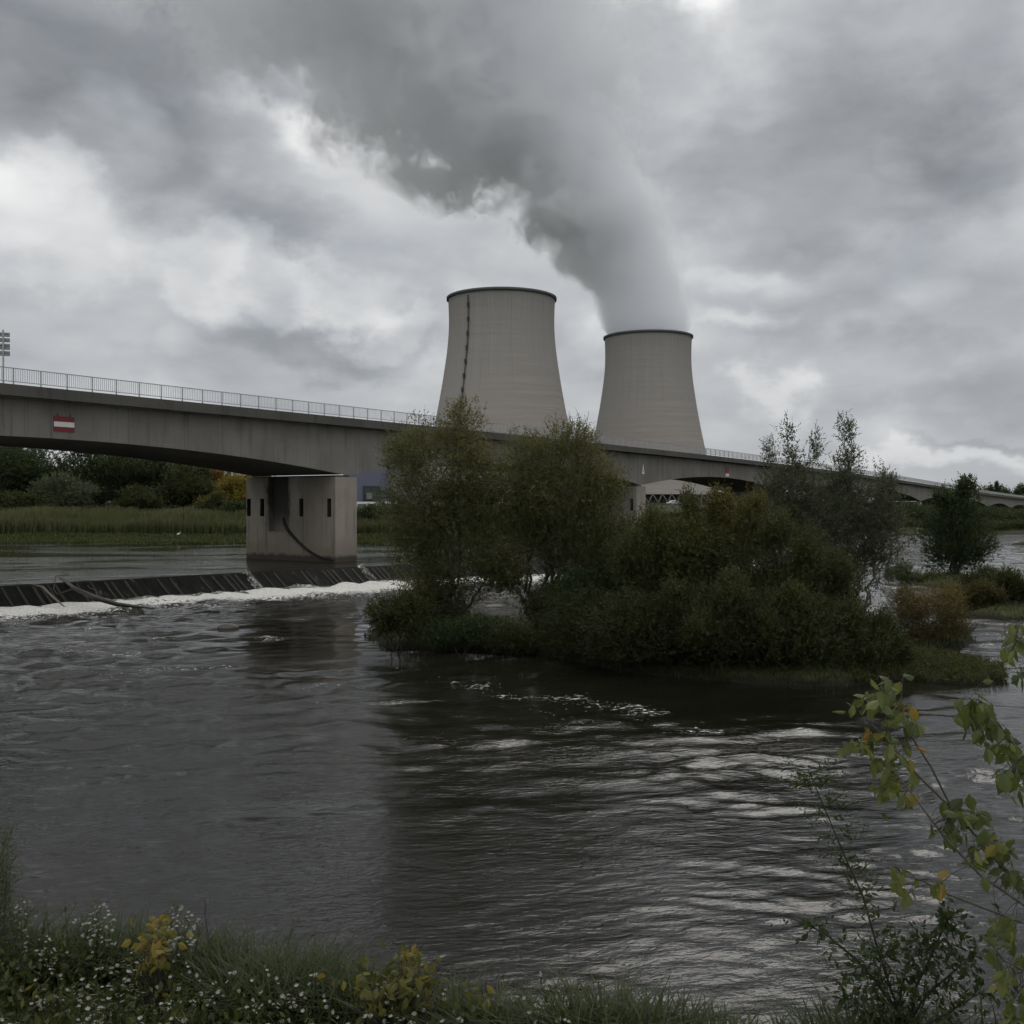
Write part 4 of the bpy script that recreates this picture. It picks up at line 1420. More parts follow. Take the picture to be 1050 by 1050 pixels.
# bare twigs standing out of the middle willow
b = MB(); rg = np.random.default_rng(3)
q0 = at(590, 470, 52.0)
for px, py in ((583, 424), (590, 418), (597, 428), (604, 421), (586, 436), (610, 436), (618, 444)):
    limb(b, rg, q0 + rg.normal(size=3) * 0.2, at(px, py, 52 + rg.normal() * .4), 0.03, 0.008, 0.2, 5, 0, 4)
tw = b.build('bare_twigs', M['barkgrey'], None)
mw = [o_ for o_ in bpy.data.objects if o_.name.startswith('willow_tree')][1]
tw.parent = mw
tw.data.transform(Matrix.Translation(-mw.location))

# ---- right-hand channel
make_tree('dark_tree', 'dark compact tree on a small islet under the far bridge spans', 'tree', None, gz(982, 592, 92),
          [E(982, 522, 26, 24, 92), E(978, 545, 36, 26, 92), E(992, 560, 26, 24, 92), E(976, 574, 26, 20, 92), E(968, 506, 10, 14, 92, .2), E(990, 503, 12, 14, 92, .25)],
          'darkleaf', 11, n_leaf=26000, L=0.2, W=0.07, slen=0.6, stems=3, trunk_r=0.14, sub=12, tint0=0.35, up=.7)
make_tree('russet_bush', 'russet brown bush standing in the rapids behind the grassy spit', 'bush', 'bushes in the rapids', gz(952, 658, 49.5),
          [E(952, 618, 32, 20, 49.5, dt=.15), E(930, 630, 24, 24, 49.5), E(974, 634, 22, 22, 49.5), E(952, 648, 36, 18, 49.5, dt=-.2)],
          'orangeleaf', 12, n_leaf=16000, L=0.12, W=0.03, slen=0.5, stems=6, trunk_r=0.03, sub=12, tint0=0.45, tint_top=.3, up=.8)
for i, (px, py, rx, ry, Y, lab, leaf, nl, t0) in enumerate((
        (1036, 602, 30, 20, 66.0, 'olive bush on the islet at the right edge behind the maple leaves', 'bushleaf', 9000, 0.5),
        (1000, 612, 28, 14, 65.0, 'brown grey scrub on the islet beside the russet bush', 'orangeleaf', 6000, 0.15),
        (1010, 595, 24, 14, 72.0, 'small green bush just right of the dark compact tree', 'bushleaf', 5000, 0.35),
        (945, 596, 26, 9, 90.0, 'flat straw coloured scrub behind the russet bush', 'bushleaf', 4000, 0.7),
        (925, 588, 16, 12, 88.0, 'pale grey green bush left of the dark compact tree', 'paleleaf', 3500, 0.4),
)):
    make_tree('shrub', lab, 'shrub', 'bushes in the rapids', gz(px, py + ry, Y),
              [E(px - rx * .45, py + ry * .1, rx * .6, ry * .9, Y), E(px + rx * .4, py, rx * .6, ry * .9, Y), E(px, py - ry * .2, rx * .5, ry * .7, Y)],
              leaf, 40 + i, n_leaf=nl, L=0.17, W=0.05, slen=0.5, stems=3, trunk_r=0.04, sub=9, tint0=t0, tint_top=0.25, up=.7)

# ---- far bank: individual trees, leaf size grows with distance only in clumps
FAR = [  # px, base Y, top py, width px, leaf, tint, name, label
    (-30, 186, 446, 80, 'darkleaf', .35, 'dark broad tree on the far bank cut by the left edge'),
    (18, 192, 456, 62, 'darkleaf', .25, 'dark rounded tree second from the left edge on the far bank'),
    (62, 182, 487, 46, 'paleleaf', .25, 'pale grey green willow in front of the dark far trees'),
    (82, 196, 452, 66, 'darkleaf', .40, 'dark tree rising behind the pale willow'),
    (128, 194, 464, 56, 'darkleaf', .30, 'dark tree below the red and white bridge panel, to its right'),
    (158, 198, 466, 54, 'darkleaf', .55, 'mid green tree in the middle of the far bank under the first span'),
    (186, 190, 474, 46, 'bushleaf', .40, 'olive tree left of the autumn trees on the far bank'),
    (203, 196, 478, 26, 'darkleaf', .15, 'narrow very dark tree beside the orange tree'),
    (214, 202, 480, 30, 'rustleaf', .35, 'orange brown tree left of the pale building'),
    (238, 184, 492, 44, 'yellowleaf', .30, 'yellow green autumn tree against the stained pier'),
    (262, 190, 486, 40, 'yellowleaf', .15, 'yellowish tree partly hidden behind the stained pier'),
    (222, 172, 508, 34, 'bushleaf', .45, 'small green bush in front of the yellow tree'),
    (242, 168, 516, 24, 'darkleaf', .35, 'dark bush on the grass shore touching the pier'),
    (385, 158, 521, 40, 'darkleaf', .40, 'dark bush right of the pier below the blue building'),
    (415, 160, 520, 44, 'bushleaf', .35, 'olive bush right of the pier half behind the left willow'),
    (500, 165, 522, 60, 'bushleaf', .35, 'olive scrub seen between both willows of the island'),
    (560, 170, 520, 60, 'darkleaf', .35, 'dark scrub behind the middle willow on the far bank'),
    (610, 176, 522, 54, 'bushleaf', .30, 'scrub at the foot of the second pier'),
    (640, 165, 528, 40, 'darkleaf', .25, 'dark bush beside the second pier'),
    (790, 246, 506, 50, 'bushleaf', .45, 'olive bush under the third span behind the feathery tree'),
    (835, 250, 505, 60, 'darkleaf', .45, 'dark bush under the fourth span'),
    (905, 262, 514, 60, 'bushleaf', .30, 'olive tree under the far spans left of the dark compact tree'),
    (945, 266, 520, 56, 'darkleaf', .40, 'dark scrub under the fifth span'),
    (1005, 262, 519, 46, 'darkleaf', .30, 'dark tree beside the last slender pier'),
    (1040, 256, 530, 56, 'bushleaf', .30, 'olive scrub on the bank at the right edge'),
    (1075, 250, 522, 60, 'darkleaf', .40, 'dark tree on the right bank cut by the frame edge'),
    (40, 205, 462, 60, 'darkleaf', .2, 'dark backing tree in the gap behind the pale willow'),
    (104, 206, 458, 60, 'darkleaf', .2, 'dark tree in the second row, straight below the red and white panel'),
    (-4, 204, 452, 60, 'darkleaf', .3, 'dark tree in the second row at the left edge of the far bank'),
    (172, 210, 470, 56, 'darkleaf', .22, 'dark tree in the second row behind the olive tree'),
    (140, 180, 500, 44, 'bushleaf', .30, 'low olive bush in front of the mid green tree'),
    (20, 176, 506, 44, 'bushleaf', .25, 'low bush at the foot of the trees near the left edge'),
    (880, 240, 524, 60, 'bushleaf', .25, 'low scrub on the right bank left of the dark compact tree'),
    (930, 250, 516, 60, 'darkleaf', .35, 'dark scrub behind the dark compact tree'),
    (970, 245, 527, 60, 'bushleaf', .25, 'brownish scrub at the water right behind the dark compact tree'),
    (1022, 246, 536, 56, 'bushleaf', .35, 'low bank scrub above the bright far water'),
    (1028, 320, 521, 46, 'darkleaf', .35, 'dark thicket under the end of the bridge'),
    (985, 300, 519, 50, 'darkleaf', .30, 'dark thicket under the last span of the bridge'),
    (740, 214, 524, 60, 'bushleaf', .5, 'yellow olive scrub under the third span left of the feathery tree'),
    (690, 200, 528, 60, 'bushleaf', .3, 'low scrub right of the second pier'),
    (1012, 232, 536, 50, 'bushleaf', .2, 'dark olive scrub at the water under the bridge end'),
    (1058, 236, 534, 60, 'darkleaf', .3, 'dark scrub on the right bank beside the frame edge'),
    (990, 280, 523, 60, 'bushleaf', .3, 'olive thicket between the last bridge piers'),
    (1044, 290, 524, 60, 'bushleaf', .2, 'brown olive thicket below the bridge abutment'),
    (955, 300, 520, 60, 'darkleaf', .3, 'dark thicket under the sixth span of the bridge'),
    (905, 232, 530, 50, 'bushleaf', .35, 'low olive scrub on the far bank left of the dark compact tree'),
    (860, 236, 528, 56, 'darkleaf', .3, 'dark low scrub on the far bank behind the pointed tree'),
    (1070, 330, 516, 70, 'darkleaf', .3, 'dark tree beyond the bridge abutment at the right edge'),
    (450, 160, 524, 60, 'darkleaf', .3, 'dark scrub straight behind the left willow'),
    (-100, 190, 440, 90, 'darkleaf', .40, None), (-170, 190, 440, 90, 'darkleaf', .35, None),
]
for i, (px, Y, top, wpx, leaf, t0, lab) in enumerate(FAR):
    if lab is None:
        continue
    bs = gz(px, 530, Y)
    ztop = at(px, top, Y)[2]
    h = (ztop - bs[2]) * (1.12 if top < 500 else 1.05)
    w = wpx * Y / F * (1.45 if top < 500 else 1.25)
    rg = np.random.default_rng(100 + i)
    ells = []
    for j in range(5):
        fx, fz = rg.uniform(-.28, .28), rg.uniform(0.35, 0.72)
        ells.append((bs + np.array([fx * w, rg.uniform(-.2, .2) * w, fz * h]), np.array([w * .30, w * .30, h * .24]), 1.0, rg.normal() * .05))
    ells.append((bs + np.array([0, 0, h * .78]), np.array([w * .26, w * .26, h * .22]), 0.8, .05))
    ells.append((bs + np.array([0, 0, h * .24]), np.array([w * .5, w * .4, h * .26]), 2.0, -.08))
    nm = 'autumn_tree' if leaf in ('yellowleaf', 'rustleaf') else ('bush' if top > 504 else 'broadleaf_tree')
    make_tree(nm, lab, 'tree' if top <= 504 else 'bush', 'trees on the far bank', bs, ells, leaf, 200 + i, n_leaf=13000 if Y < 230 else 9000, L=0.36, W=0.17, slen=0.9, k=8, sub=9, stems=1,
              trunk_r=0.16, tint0=t0, tint_top=.3, up=.4)

# trees on the skyline past the far end of the bridge
SKY = [(998, 497, 7), (1008, 496, 8), (1015, 497, 6), (1022, 491, 4), (1026, 497, 9), (1033, 498, 6), (1041, 496, 8), (1049, 496, 9), (1060, 495, 10), (985, 500, 8)]
SKL = ['rounded treetop just right of the dark car roof on the skyline', 'flat treetop on the skyline left of the tall spire tree', 'small dark treetop beside the spire tree', 'slender spire shaped conifer on the skyline',
       'broad treetop right of the spire tree', 'small treetop in the skyline gap', 'dark treetop near the right edge on the skyline', 'broad dark treetop at the right edge on the skyline', None, 'small treetop left of the dark car roof']
for i, ((px, top, wpx), lab) in enumerate(zip(SKY, SKL)):
    if lab is None:
        continue
    Y = 640 + 8 * i
    bs = gz(px, 520, Y); h = at(px, top, Y)[2] - bs[2]; w = wpx * Y / F * 1.25
    ells = [(bs + np.array([0, 0, h * .62]), np.array([w * .5, w * .5, h * .38]), 1.0), (bs + np.array([w * .1, 0, h * .35]), np.array([w * .55, w * .5, h * .33]), .8)]
    if wpx == 4:
        ells = [(bs + np.array([0, 0, h * .8]), np.array([w * .25, w * .25, h * .22]), .4), (bs + np.array([0, 0, h * .5]), np.array([w * .5, w * .5, h * .35]), 1.0)]
    make_tree('skyline_tree', lab, 'tree', 'trees on the skyline', bs, ells, 'darkleaf', 300 + i, n_leaf=3000, L=0.7, W=0.4, slen=1.4, k=6, sub=8, trunk_r=0.25, tint0=.4)

# distant woodland that reads as one mass, left and right of the power station
rg = np.random.default_rng(77)
xs = np.concatenate([rg.uniform(-1900, -330, 900), rg.uniform(650, 1900, 560)])
ys = 900 + 700 * rg.random(len(xs))
hs = 9 + 9 * rg.random(len(xs))
P = []
for x_, y_, h_ in zip(xs, ys, hs):
    n_ = 34
    P.append(np.array([x_, y_, 5.5]) + norm(rg.normal(size=(n_, 3))) * (rg.random((n_, 1)) ** .4) * np.array([7, 7, h_ * .5]) + np.array([0, 0, h_ * .5]))
P = np.concatenate(P)
V, Fq, nn_ = sprig_leaves(rg, P, norm(rg.normal(size=P.shape) + np.array([0, 0, .3])), np.full(len(P), 2.0), 3, 2.4, 1.4)
o = mesh_np('woodland', V, Fq, M['darkleaf'], tint=np.repeat(np.clip(.4 + .2 * rg.normal(size=nn_), 0, 1), 4))
tag(o, 'distant belt of dark woodland on the plain', 'woodland', kind='stuff')

# reeds and tall scrub along the far shore
rg = np.random.default_rng(9)
n_ = 110000
X = rg.uniform(-150, 45, n_); d_ = rg.uniform(11, 26, n_)
Yb = np.interp(X, [q[0] for q in RIVER[:9]], [q[1] for q in RIVER[:9]]) + d_
pat = vnoise(X, Yb, 55, 4, 0.12)
keep = (pat > 0.34)
X, Yb, pat, d_ = X[keep], Yb[keep], pat[keep], d_[keep]
Z0 = ground_h(X, Yb)
n_ = len(X)
H = (1.5 + 2.9 * pat) * (0.6 + 0.5 * rg.random(n_)) * (0.7 + 0.3 * ssn(d_, 11, 17))
base_ = np.stack([X, Yb, Z0], -1)
a = rg.random(n_) * 6.28
lean = np.stack([np.cos(a) * .16, np.sin(a) * .16, np.ones(n_)], -1)
tipv = base_ + lean * H[:, None]
wv = np.stack([np.cos(a + 1.3), np.sin(a + 1.3), np.zeros(n_)], -1) * (0.05 + 0.05 * rg.random(n_))[:, None]
md = base_ + lean * (H * .55)[:, None]
V = np.stack([base_ - wv * .6, base_ + wv * .6, md + wv, md - wv, tipv + wv * .15, tipv - wv * .15], 1)
ii = np.arange(n_)[:, None] * 6
Fq = np.concatenate([ii + np.array([0, 1, 2, 3]), ii + np.array([3, 2, 4, 5])])
tv = np.clip(.30 + .5 * (pat - .45) + .12 * rg.normal(size=n_), 0, 1)
tv6 = np.stack([tv * .7, tv * .7, tv, tv, tv + .2, tv + .2], 1).ravel()
o = mesh_np('reeds', V.reshape(-1, 3), Fq, M['reed'], tint=np.clip(tv6, 0, 1))
tag(o, 'belt of tall reeds and scrub along the far bank', 'reeds', kind='stuff')


def blades(rg, X, Y, H, wid, lean_=0.45, mat='grassblade', tintc=0.45, Zb=None):
    n_ = len(X)
    Z0 = ground_h(X, Y) if Zb is None else Zb
    a = rg.random(n_) * 6.28
    ln = lean_ * (0.3 + rg.random(n_))
    dx_, dy_ = np.cos(a) * ln, np.sin(a) * ln
    wv = np.stack([-np.sin(a), np.cos(a), np.zeros(n_)], -1) * (wid * (0.6 + 0.8 * rg.random(n_)))[:, None]
    rows = []
    for t, wf in ((0, 1.0), (0.4, 0.95), (0.75, 0.65), (1.0, 0.06)):
        c = np.stack([X + dx_ * H * t * t, Y + dy_ * H * t * t, Z0 - 0.03 + H * (t - 0.25 * ln * t * t)], -1)
        rows += [c - wv * wf, c + wv * wf]
    V = np.stack(rows, 1)
    ii = np.arange(n_)[:, None] * 8
    Fq = np.concatenate([ii + np.array([0, 1, 3, 2]), ii + np.array([2, 3, 5, 4]), ii + np.array([4, 5, 7, 6])])
    tv = np.clip(tintc + rg.normal(size=n_) * .17, 0, 1)
    return V.reshape(-1, 3), Fq, np.clip(np.repeat(tv, 8) + np.tile([-.15, -.15, 0, 0, .05, .05, .1, .1], n_), 0, 1)


# short grass on the far shore, on the islets and round the island's edge
rg = np.random.default_rng(12)
parts = []
X = rg.uniform(-75, 12, 26000); Y = np.interp(X, [q[0] for q in RIVER[:9]], [q[1] for q in RIVER[:9]]) + rg.uniform(0.6, 13, len(X)) ** 1.0
parts.append(blades(rg, X, Y, (.25 + .35 * rg.random(len(X))) * .9, .06, tintc=.42))
for k, (nb, hh) in enumerate(((15000, .42), (1500, .4), (800, .5), (2500, .5), (200, .3), (1200, .4))):
    ip = np.array(ISLES[k]); lo, hi = ip.min(0), ip.max(0)
    X = rg.uniform(lo[0], hi[0], nb * 3); Y = rg.uniform(lo[1], hi[1], nb * 3)
    kp = poly_sdf(X, Y, ISLES[k]) < -0.05
    X, Y = X[kp][:nb], Y[kp][:nb]
    parts.append(blades(rg, X, Y, hh * .7 * (0.3 + 1.1 * rg.random(len(X)) * vnoise(X, Y, 61, 3, .5) * 1.6), .020, .7, tintc=.10))
off, Vs, Fs, Ts = 0, [], [], []
for V, Fq, tv in parts:
    Vs.append(V); Fs.append(Fq + off); Ts.append(tv); off += len(V)
o = mesh_np('shore_grass', np.concatenate(Vs), np.concatenate(Fs), M['grassblade'], tint=np.concatenate(Ts))
tag(o, 'rough grass on the island shores and the far bank', 'grass', kind='stuff')
# leafy weeds on the grassy spit right of the island
ip = np.array(ipoly([(880, 703), (1036, 700), (1030, 688), (960, 678), (890, 680)])); lo, hi = ip.min(0), ip.max(0)
X = rg.uniform(lo[0], hi[0], 2600); Y = rg.uniform(lo[1], hi[1], 2600)
Pz = ground_h(X, Y)
kp = Pz > 0.0
P = np.stack([X, Y, Pz + .05], -1)[kp]
D = norm(np.array([0, 0, 1.0]) + rg.normal(size=P.shape) * .45)
hgt_ = (.2 + .8 * vnoise(P[:, 0], P[:, 1], 71, 3, .8)) * .5
V, Fq, nn_ = sprig_leaves(rg, P, D, hgt_, 9, .13, .05, .9)
o = mesh_np('spit_weeds', V, Fq, M['bushleaf'], tint=np.repeat(np.clip(.62 + .18 * rg.normal(size=nn_), 0, 1), 4))
tag(o, 'green weeds covering the low spit right of the island', 'weeds', kind='stuff')

# ---------------------------------------------------------------- buildings on the plant side
M['bluewall'] = plain('blue_grey_cladding', (0.105, 0.115, 0.165), 0.6, var=0.08, scale=0.4)
M['greywall'] = plain('grey_cladding', (0.17, 0.165, 0.16), 0.7, var=0.08, scale=0.4)
M['palewall'] = plain('pale_render', (0.50, 0.47, 0.47), 0.8, var=0.06, scale=0.5)
M['beigewall'] = plain('beige_render', (0.36, 0.31, 0.25), 0.8, var=0.06, scale=0.5)
M['roofgrey'] = plain('grey_roof', (0.10, 0.10, 0.105), 0.8)
M['teal'] = plain('dull_window_glass', (0.035, 0.055, 0.065), 0.15, spec=0.6)
M['frame'] = plain('dark_frame', (0.03, 0.032, 0.036), 0.5)


def wall_span(x0, x1, Y):
    a, c = at(x0, 515, Y)[0], at(x1, 515, Y)[0]
    return a, c


# blue building right of the first pier
Y = 240.0
xa, xb = wall_span(352, 440, Y)
gzb = 5.4
blue = empty('industrial_building', ((xa + xb) / 2, Y + 9, gzb), 'blue grey industrial building seen between the first pier and the left willow', 'building')
bo = np.array(blue.location)
zt = CZ + 58 * Y / F
zs_ = CZ + 21 * Y / F
xm = at(398, 515, Y)[0]
b = MB(); b.box(((xa + xm) / 2, Y + 9, (gzb + zt) / 2), (xm - xa, 18, zt - gzb)); b.build('blue_block', M['bluewall'], blue, loc=bo)
b = MB(); b.box(((xm + xb) / 2, Y + 9.4, (gzb + zt - 1.2) / 2), (xb - xm, 17, zt - 1.2 - gzb)); b.build('grey_block', M['greywall'], blue, loc=bo)
b = MB(); b.box(((xa + xb) / 2, Y + 9, zt + 0.15), (xb - xa + .6, 18.6, .3)); b.build('roof', M['roofgrey'], blue, loc=bo)
w0, w1 = at(373, 515, Y)[0], at(389, 515, Y)[0]
z0, z1 = CZ + 1.5 * Y / F, CZ + 16 * Y / F
b = MB()
for (cx, cz_, sx, sz2) in (((w0 + w1) / 2, z1, w1 - w0 + .4, .35), ((w0 + w1) / 2, z0, w1 - w0 + .4, .3), (w0, (z0 + z1) / 2, .35, z1 - z0), (w1, (z0 + z1) / 2, .45, z1 - z0), ((w0 + w1) / 2, (z0 + z1) / 2, .16, z1 - z0)):
    b.box((cx, Y - .12, cz_), (sx, .3, sz2))
wf = b.build('window', M['frame'], blue, loc=bo)
b = MB(); b.box(((w0 + w1) / 2, Y - .04, (z0 + z1) / 2), (w1 - w0, .1, z1 - z0)); b.build('pane', M['teal'], wf, loc=bo)
b = MB(); b.box(((w0 + w1) / 2 - .4, Y - .5, z0 + 1.1), (1.3, .7, 1.5)); b.build('equipment_box', M['greywall'], blue, loc=bo)
# low dark hall glimpsed between the willows
xa2, xb2 = wall_span(445, 520, 255)
hall = empty('industrial_building', ((xa2 + xb2) / 2, 264, gzb), 'low dark hall glimpsed between both willows behind the white guard rail', 'building')
bo = np.array(hall.location)
zt2 = CZ + 14 * 255 / F
b = MB(); b.box(((xa2 + xb2) / 2, 264, (gzb + zt2) / 2), (xb2 - xa2, 18, zt2 - gzb)); b.build('wall', M['greywall'], hall, loc=bo)
b = MB(); b.box(((xa2 + xb2) / 2, 264, zt2 + .15), (xb2 - xa2 + .6, 18.5, .3)); b.build('roof', M['roofgrey'], hall, loc=bo)
for fx in (.12, .34, .56, .78):
    b = MB(); b.box((xa2 + (xb2 - xa2) * (fx + .05), 254.9, CZ + 1.5), (2.6, .3, 2.2)); b.build('window', M['frame'], hall, loc=bo)
# pale building behind the autumn trees
Y = 262.0
xa, xb = wall_span(214, 262, Y)
xm = at(240, 515, Y)[0]
pale = empty('apartment_building', ((xa + xb) / 2, Y + 6, gzb), 'pale pink and beige building behind the yellow autumn trees', 'building')
bo = np.array(pale.location)
zt = CZ + 36.5 * Y / F
b = MB(); b.box(((xa + xm) / 2, Y + 6, (gzb + zt) / 2), (xm - xa, 12, zt - gzb)); b.build('pale_wall', M['palewall'], pale, loc=bo)
b = MB(); b.box(((xm + xb) / 2, Y + 6.5, (gzb + zt - .5) / 2), (xb - xm, 12, zt - .5 - gzb)); b.build('beige_wall', M['beigewall'], pale, loc=bo)
b = MB(); b.box(((xa + xm) / 2, Y + 6, zt + .12), (xm - xa + .5, 12.5, .25)); b.build('roof', M['roofgrey'], pale, loc=bo)
for fx in (.2, .5, .8):
    for zf in (1.6, 4.6, 7.4):
        b = MB(); b.box((xa + (xm - xa) * fx, Y - .03, zt - zf), (1.1, .12, 1.3)); wf = b.build('window', M['frame'], pale, loc=bo)
        b = MB(); b.box((xa + (xm - xa) * fx, Y - .08, zt - zf), (.95, .06, 1.15)); b.build('pane', M['teal'], wf, loc=bo)

# white guard rail on the dyke, and the dark fence below the white car


def rail_fence(name, label, x0, x1, Y, zb, h, mat, bars, step, post_w):
    a, c = wall_span(x0, x1, Y)
    root = empty(name, ((a + c) / 2, Y, zb), label, 'fence')
    bo = np.array(root.location)
    b = MB()
    for zf, th in bars:
        b.box(((a + c) / 2, Y, zb + zf), (c - a, .08, th))
    b.build('rails', mat, root, loc=bo)
    xs_ = np.arange(a, c, step)
    proto = None
    for x_ in xs_[:100]:
        if proto is None:
            pb = MB(); pb.box((0, 0, h / 2), (post_w, .14, h)); proto = pb.build('post', mat, root); proto.location = (x_ - bo[0], .12, 0)
        else:
            share(proto, root, (x_ - bo[0], .12, 0))


gdk = float(ground_h(np.array([-15.0]), np.array([208.0]))[0])
rail_fence('guard_rail', 'white guard rail running along the top of the dyke', 366, 545, 208, gdk - .1, CZ - gdk + .2, plain('white_rail_paint', (.62, .62, .62), .5), [(CZ - gdk, .42)], 2.0, .12)
gdk = float(ground_h(np.array([55.0]), np.array([306.0]))[0])
rail_fence('dyke_fence', 'dark low fence along the dyke below the white car', 655, 742, 306, gdk - .2, .95, M['frame'], [(.25, .12), (.45, .10), (.65, .10), (.85, .14)], 1.2, .16)


# ---------------------------------------------------------------- cars
def make_car(loc, rz, paint, label):
    root = empty('parked_car', loc, label, 'car', None, rz)
    L, W = 4.3, 1.75
    prof_ = [(-2.15, .30), (-2.17, .62), (-2.08, .86), (-1.35, .95), (-.62, 1.42), (.75, 1.46), (1.45, 1.02), (2.05, .92), (2.15, .62), (2.12, .30)]
    b = MB()
    n_ = len(prof_)
    secs = []
    for yy, inset, dz_ in ((-W / 2, 0.0, 0.0), (-W / 2 + .16, .0, .03), (W / 2 - .16, .0, .03), (W / 2, 0.0, 0.0)):
        row = []
        for (x_, z_) in prof_:
            tum = .20 * max(0, z_ - .9) / .55 * (1 if yy < 0 else -1)
            row.append((x_, yy + tum, z_ + dz_ * (z_ > .8)))
        secs.append(row)
    for s in range(3):
        for j in range(n_ - 1):
            b.quad(secs[s][j], secs[s + 1][j], secs[s + 1][j + 1], secs[s][j + 1])
    b.poly(secs[0]); b.poly(secs[3][::-1])
    b.quad(secs[0][0], secs[0][-1], secs[3][-1], secs[3][0])
    body = b.build('body', paint, root)
    for yy, s in ((-W / 2, -1), (W / 2, 1)):
        b = MB()
        for pts in ([(-1.15, .98), (-.60, 1.34), (.05, 1.37), (.05, .98)], [(.13, .98), (.13, 1.37), (.72, 1.38), (1.22, 1.0)]):
            q = [(x_, yy + s * .012 - s * .20 * max(0, z_ - .9) / .55, z_) for x_, z_ in pts]
            b.poly(q if s > 0 else q[::-1])
        b.build('side_window', M['glass'], root)
    b = MB(); b.quad((-1.27, -.66, 1.02), (-1.27, .66, 1.02), (-.68, .58, 1.40), (-.68, -.58, 1.40)); b.build('windscreen', M['glass'], root)
    b = MB(); b.quad((1.42, .64, 1.07), (1.42, -.64, 1.07), (.84, -.58, 1.44), (.84, .58, 1.44)); b.build('rear_window', M['glass'], root)
    for x_ in (-1.32, 1.32):
        for yy in (-W / 2 + .08, W / 2 - .08):
            b = MB(); b.tube([(x_, yy - .11, .31), (x_, yy + .11, .31)], .31, 14); wh = b.build('wheel', M['black'], root)
            b = MB(); b.tube([(x_, yy - .12, .31), (x_, yy + .12, .31)], .17, 10); b.build('rim', M['steel'], wh)
    for yy in (-.62, .62):
        b = MB(); b.box((-2.14, yy, .70), (.08, .34, .14)); b.build('headlight', M['lamp'], root)
        b = MB(); b.box((2.12, yy, .74), (.08, .28, .14)); b.build('tail_light', M['red'], root)
    return root


q = at(690.5, 517, 318)
make_car((q[0], 318, float(ground_h(np.array([q[0]]), np.array([318.0]))[0])), 0.06, M['carwhite'], 'white car standing on the dyke in front of the right tower base')
# dark car crossing the bridge
d = px_dir(998, 500); q0 = P0 - NR * 3.6
ts = (q0[0] - q0[1] * d[0] / d[1]) / (DY * d[0] / d[1] - DX)
make_car(bp_(ts, 3.6, EDGE - .09), math.atan2(DY, DX), M['cardark'], 'dark car crossing the far end of the bridge')

# ---------------------------------------------------------------- odds and ends in the river
b = MB(); rg = np.random.default_rng(8)
pts = [at_z(62, 592, UP + .05), at_z(76, 603, UP + .04), at_z(98, 613, .95), at_z(120, 619.5, .45), at_z(140, 622, .25), at_z(158, 624, .22)]
root = empty('driftwood', pts[2], 'dark driftwood branch lying across the weir apron', 'driftwood')
pts = [np.array(p_) for p_ in pts]
b.tube(pts, [.10, .15, .17, .15, .10, .05], 7)
b.build('log', M['wetwood'], root, smooth=True, loc=pts[2])
b = MB()
limb(b, rg, pts[1], at_z(64, 588, UP + .35), .06, .02, .2, 5); limb(b, rg, pts[2], at_z(90, 600, UP + .2), .05, .02, .2, 5)
b.build('branch', M['wetwood'], root, loc=pts[2])
b = MB()
pts2 = [at_z(32, 599, UP + .1), at_z(44, 602, UP + .12), at_z(54, 612, .85), at_z(66, 622, .3)]
b.tube(pts2, [.04, .08, .08, .04], 6)
o = b.build('driftwood', plain('bleached_wood', (.13, .12, .105), .8, var=.3, scale=6), None, smooth=True, loc=pts2[1])
tag(o, 'pale bleached branch caught on the weir crest near the left edge', 'driftwood')


def rock(px, py, size, label, seed):
    rg = np.random.default_rng(seed)
    nu, nv = 18, 12
    c = at_z(px, py, 0.0)
    V = []
    for j in range(nv + 1):
        ph = math.pi * j / nv - math.pi / 2
        for i in range(nu):
            th = 2 * math.pi * i / nu
            v = np.array([math.cos(ph) * math.cos(th), math.cos(ph) * math.sin(th), math.sin(ph)])
            s = .75 + .5 * vnoise(np.array([v[0] * 1.3 + 5 + v[2]]), np.array([v[1] * 1.3 + seed]), seed, 3, 1.1)[0]
            V.append(v * s * np.array(size))
    ii = np.arange((nv + 1) * nu).reshape(nv + 1, nu)
    f = np.stack([ii[:-1], np.roll(ii, -1, 1)[:-1], np.roll(ii, -1, 1)[1:], ii[1:]], -1).reshape(-1, 4)
    o = mesh_np('rock', np.array(V), f, M['rock'], smooth=False)
    o.location = c
    tag(o, label, 'rock', None)


rock(233, 644, (.62, .4, .24), 'brown wet rock breaking the water below the weir', 3)

# small white bird on the far grass
q = at(183, 553, 149); zg = float(ground_h(np.array([q[0]]), np.array([149.0]))[0])
bird = empty('bird', (q[0], 149, zg), 'small white bird standing on the far grass shore', 'bird')
b = MB()
b.tube([(-.26, 0, .34), (-.16, 0, .38), (0, 0, .42), (.14, 0, .46), (.22, 0, .56), (.24, 0, .70), (.30, 0, .76), (.36, 0, .755)], [.02, .09, .13, .09, .05, .035, .045, .012], 8)
b.build('body', plain('white_feathers', (.75, .74, .72), .8), bird, smooth=True)
for yy in (-.04, .04):
    b = MB(); b.tube([(0, yy, .34), (.02, yy, .17), (0, yy, 0)], .010, 5); b.build('leg', M['frame'], bird)
b = MB(); b.tube([(.36, 0, .757), (.46, 0, .745)], [.014, .003], 5); b.build('beak', M['yellowleaf'] if False else plain('beak_horn', (.5, .35, .08), .5), bird)

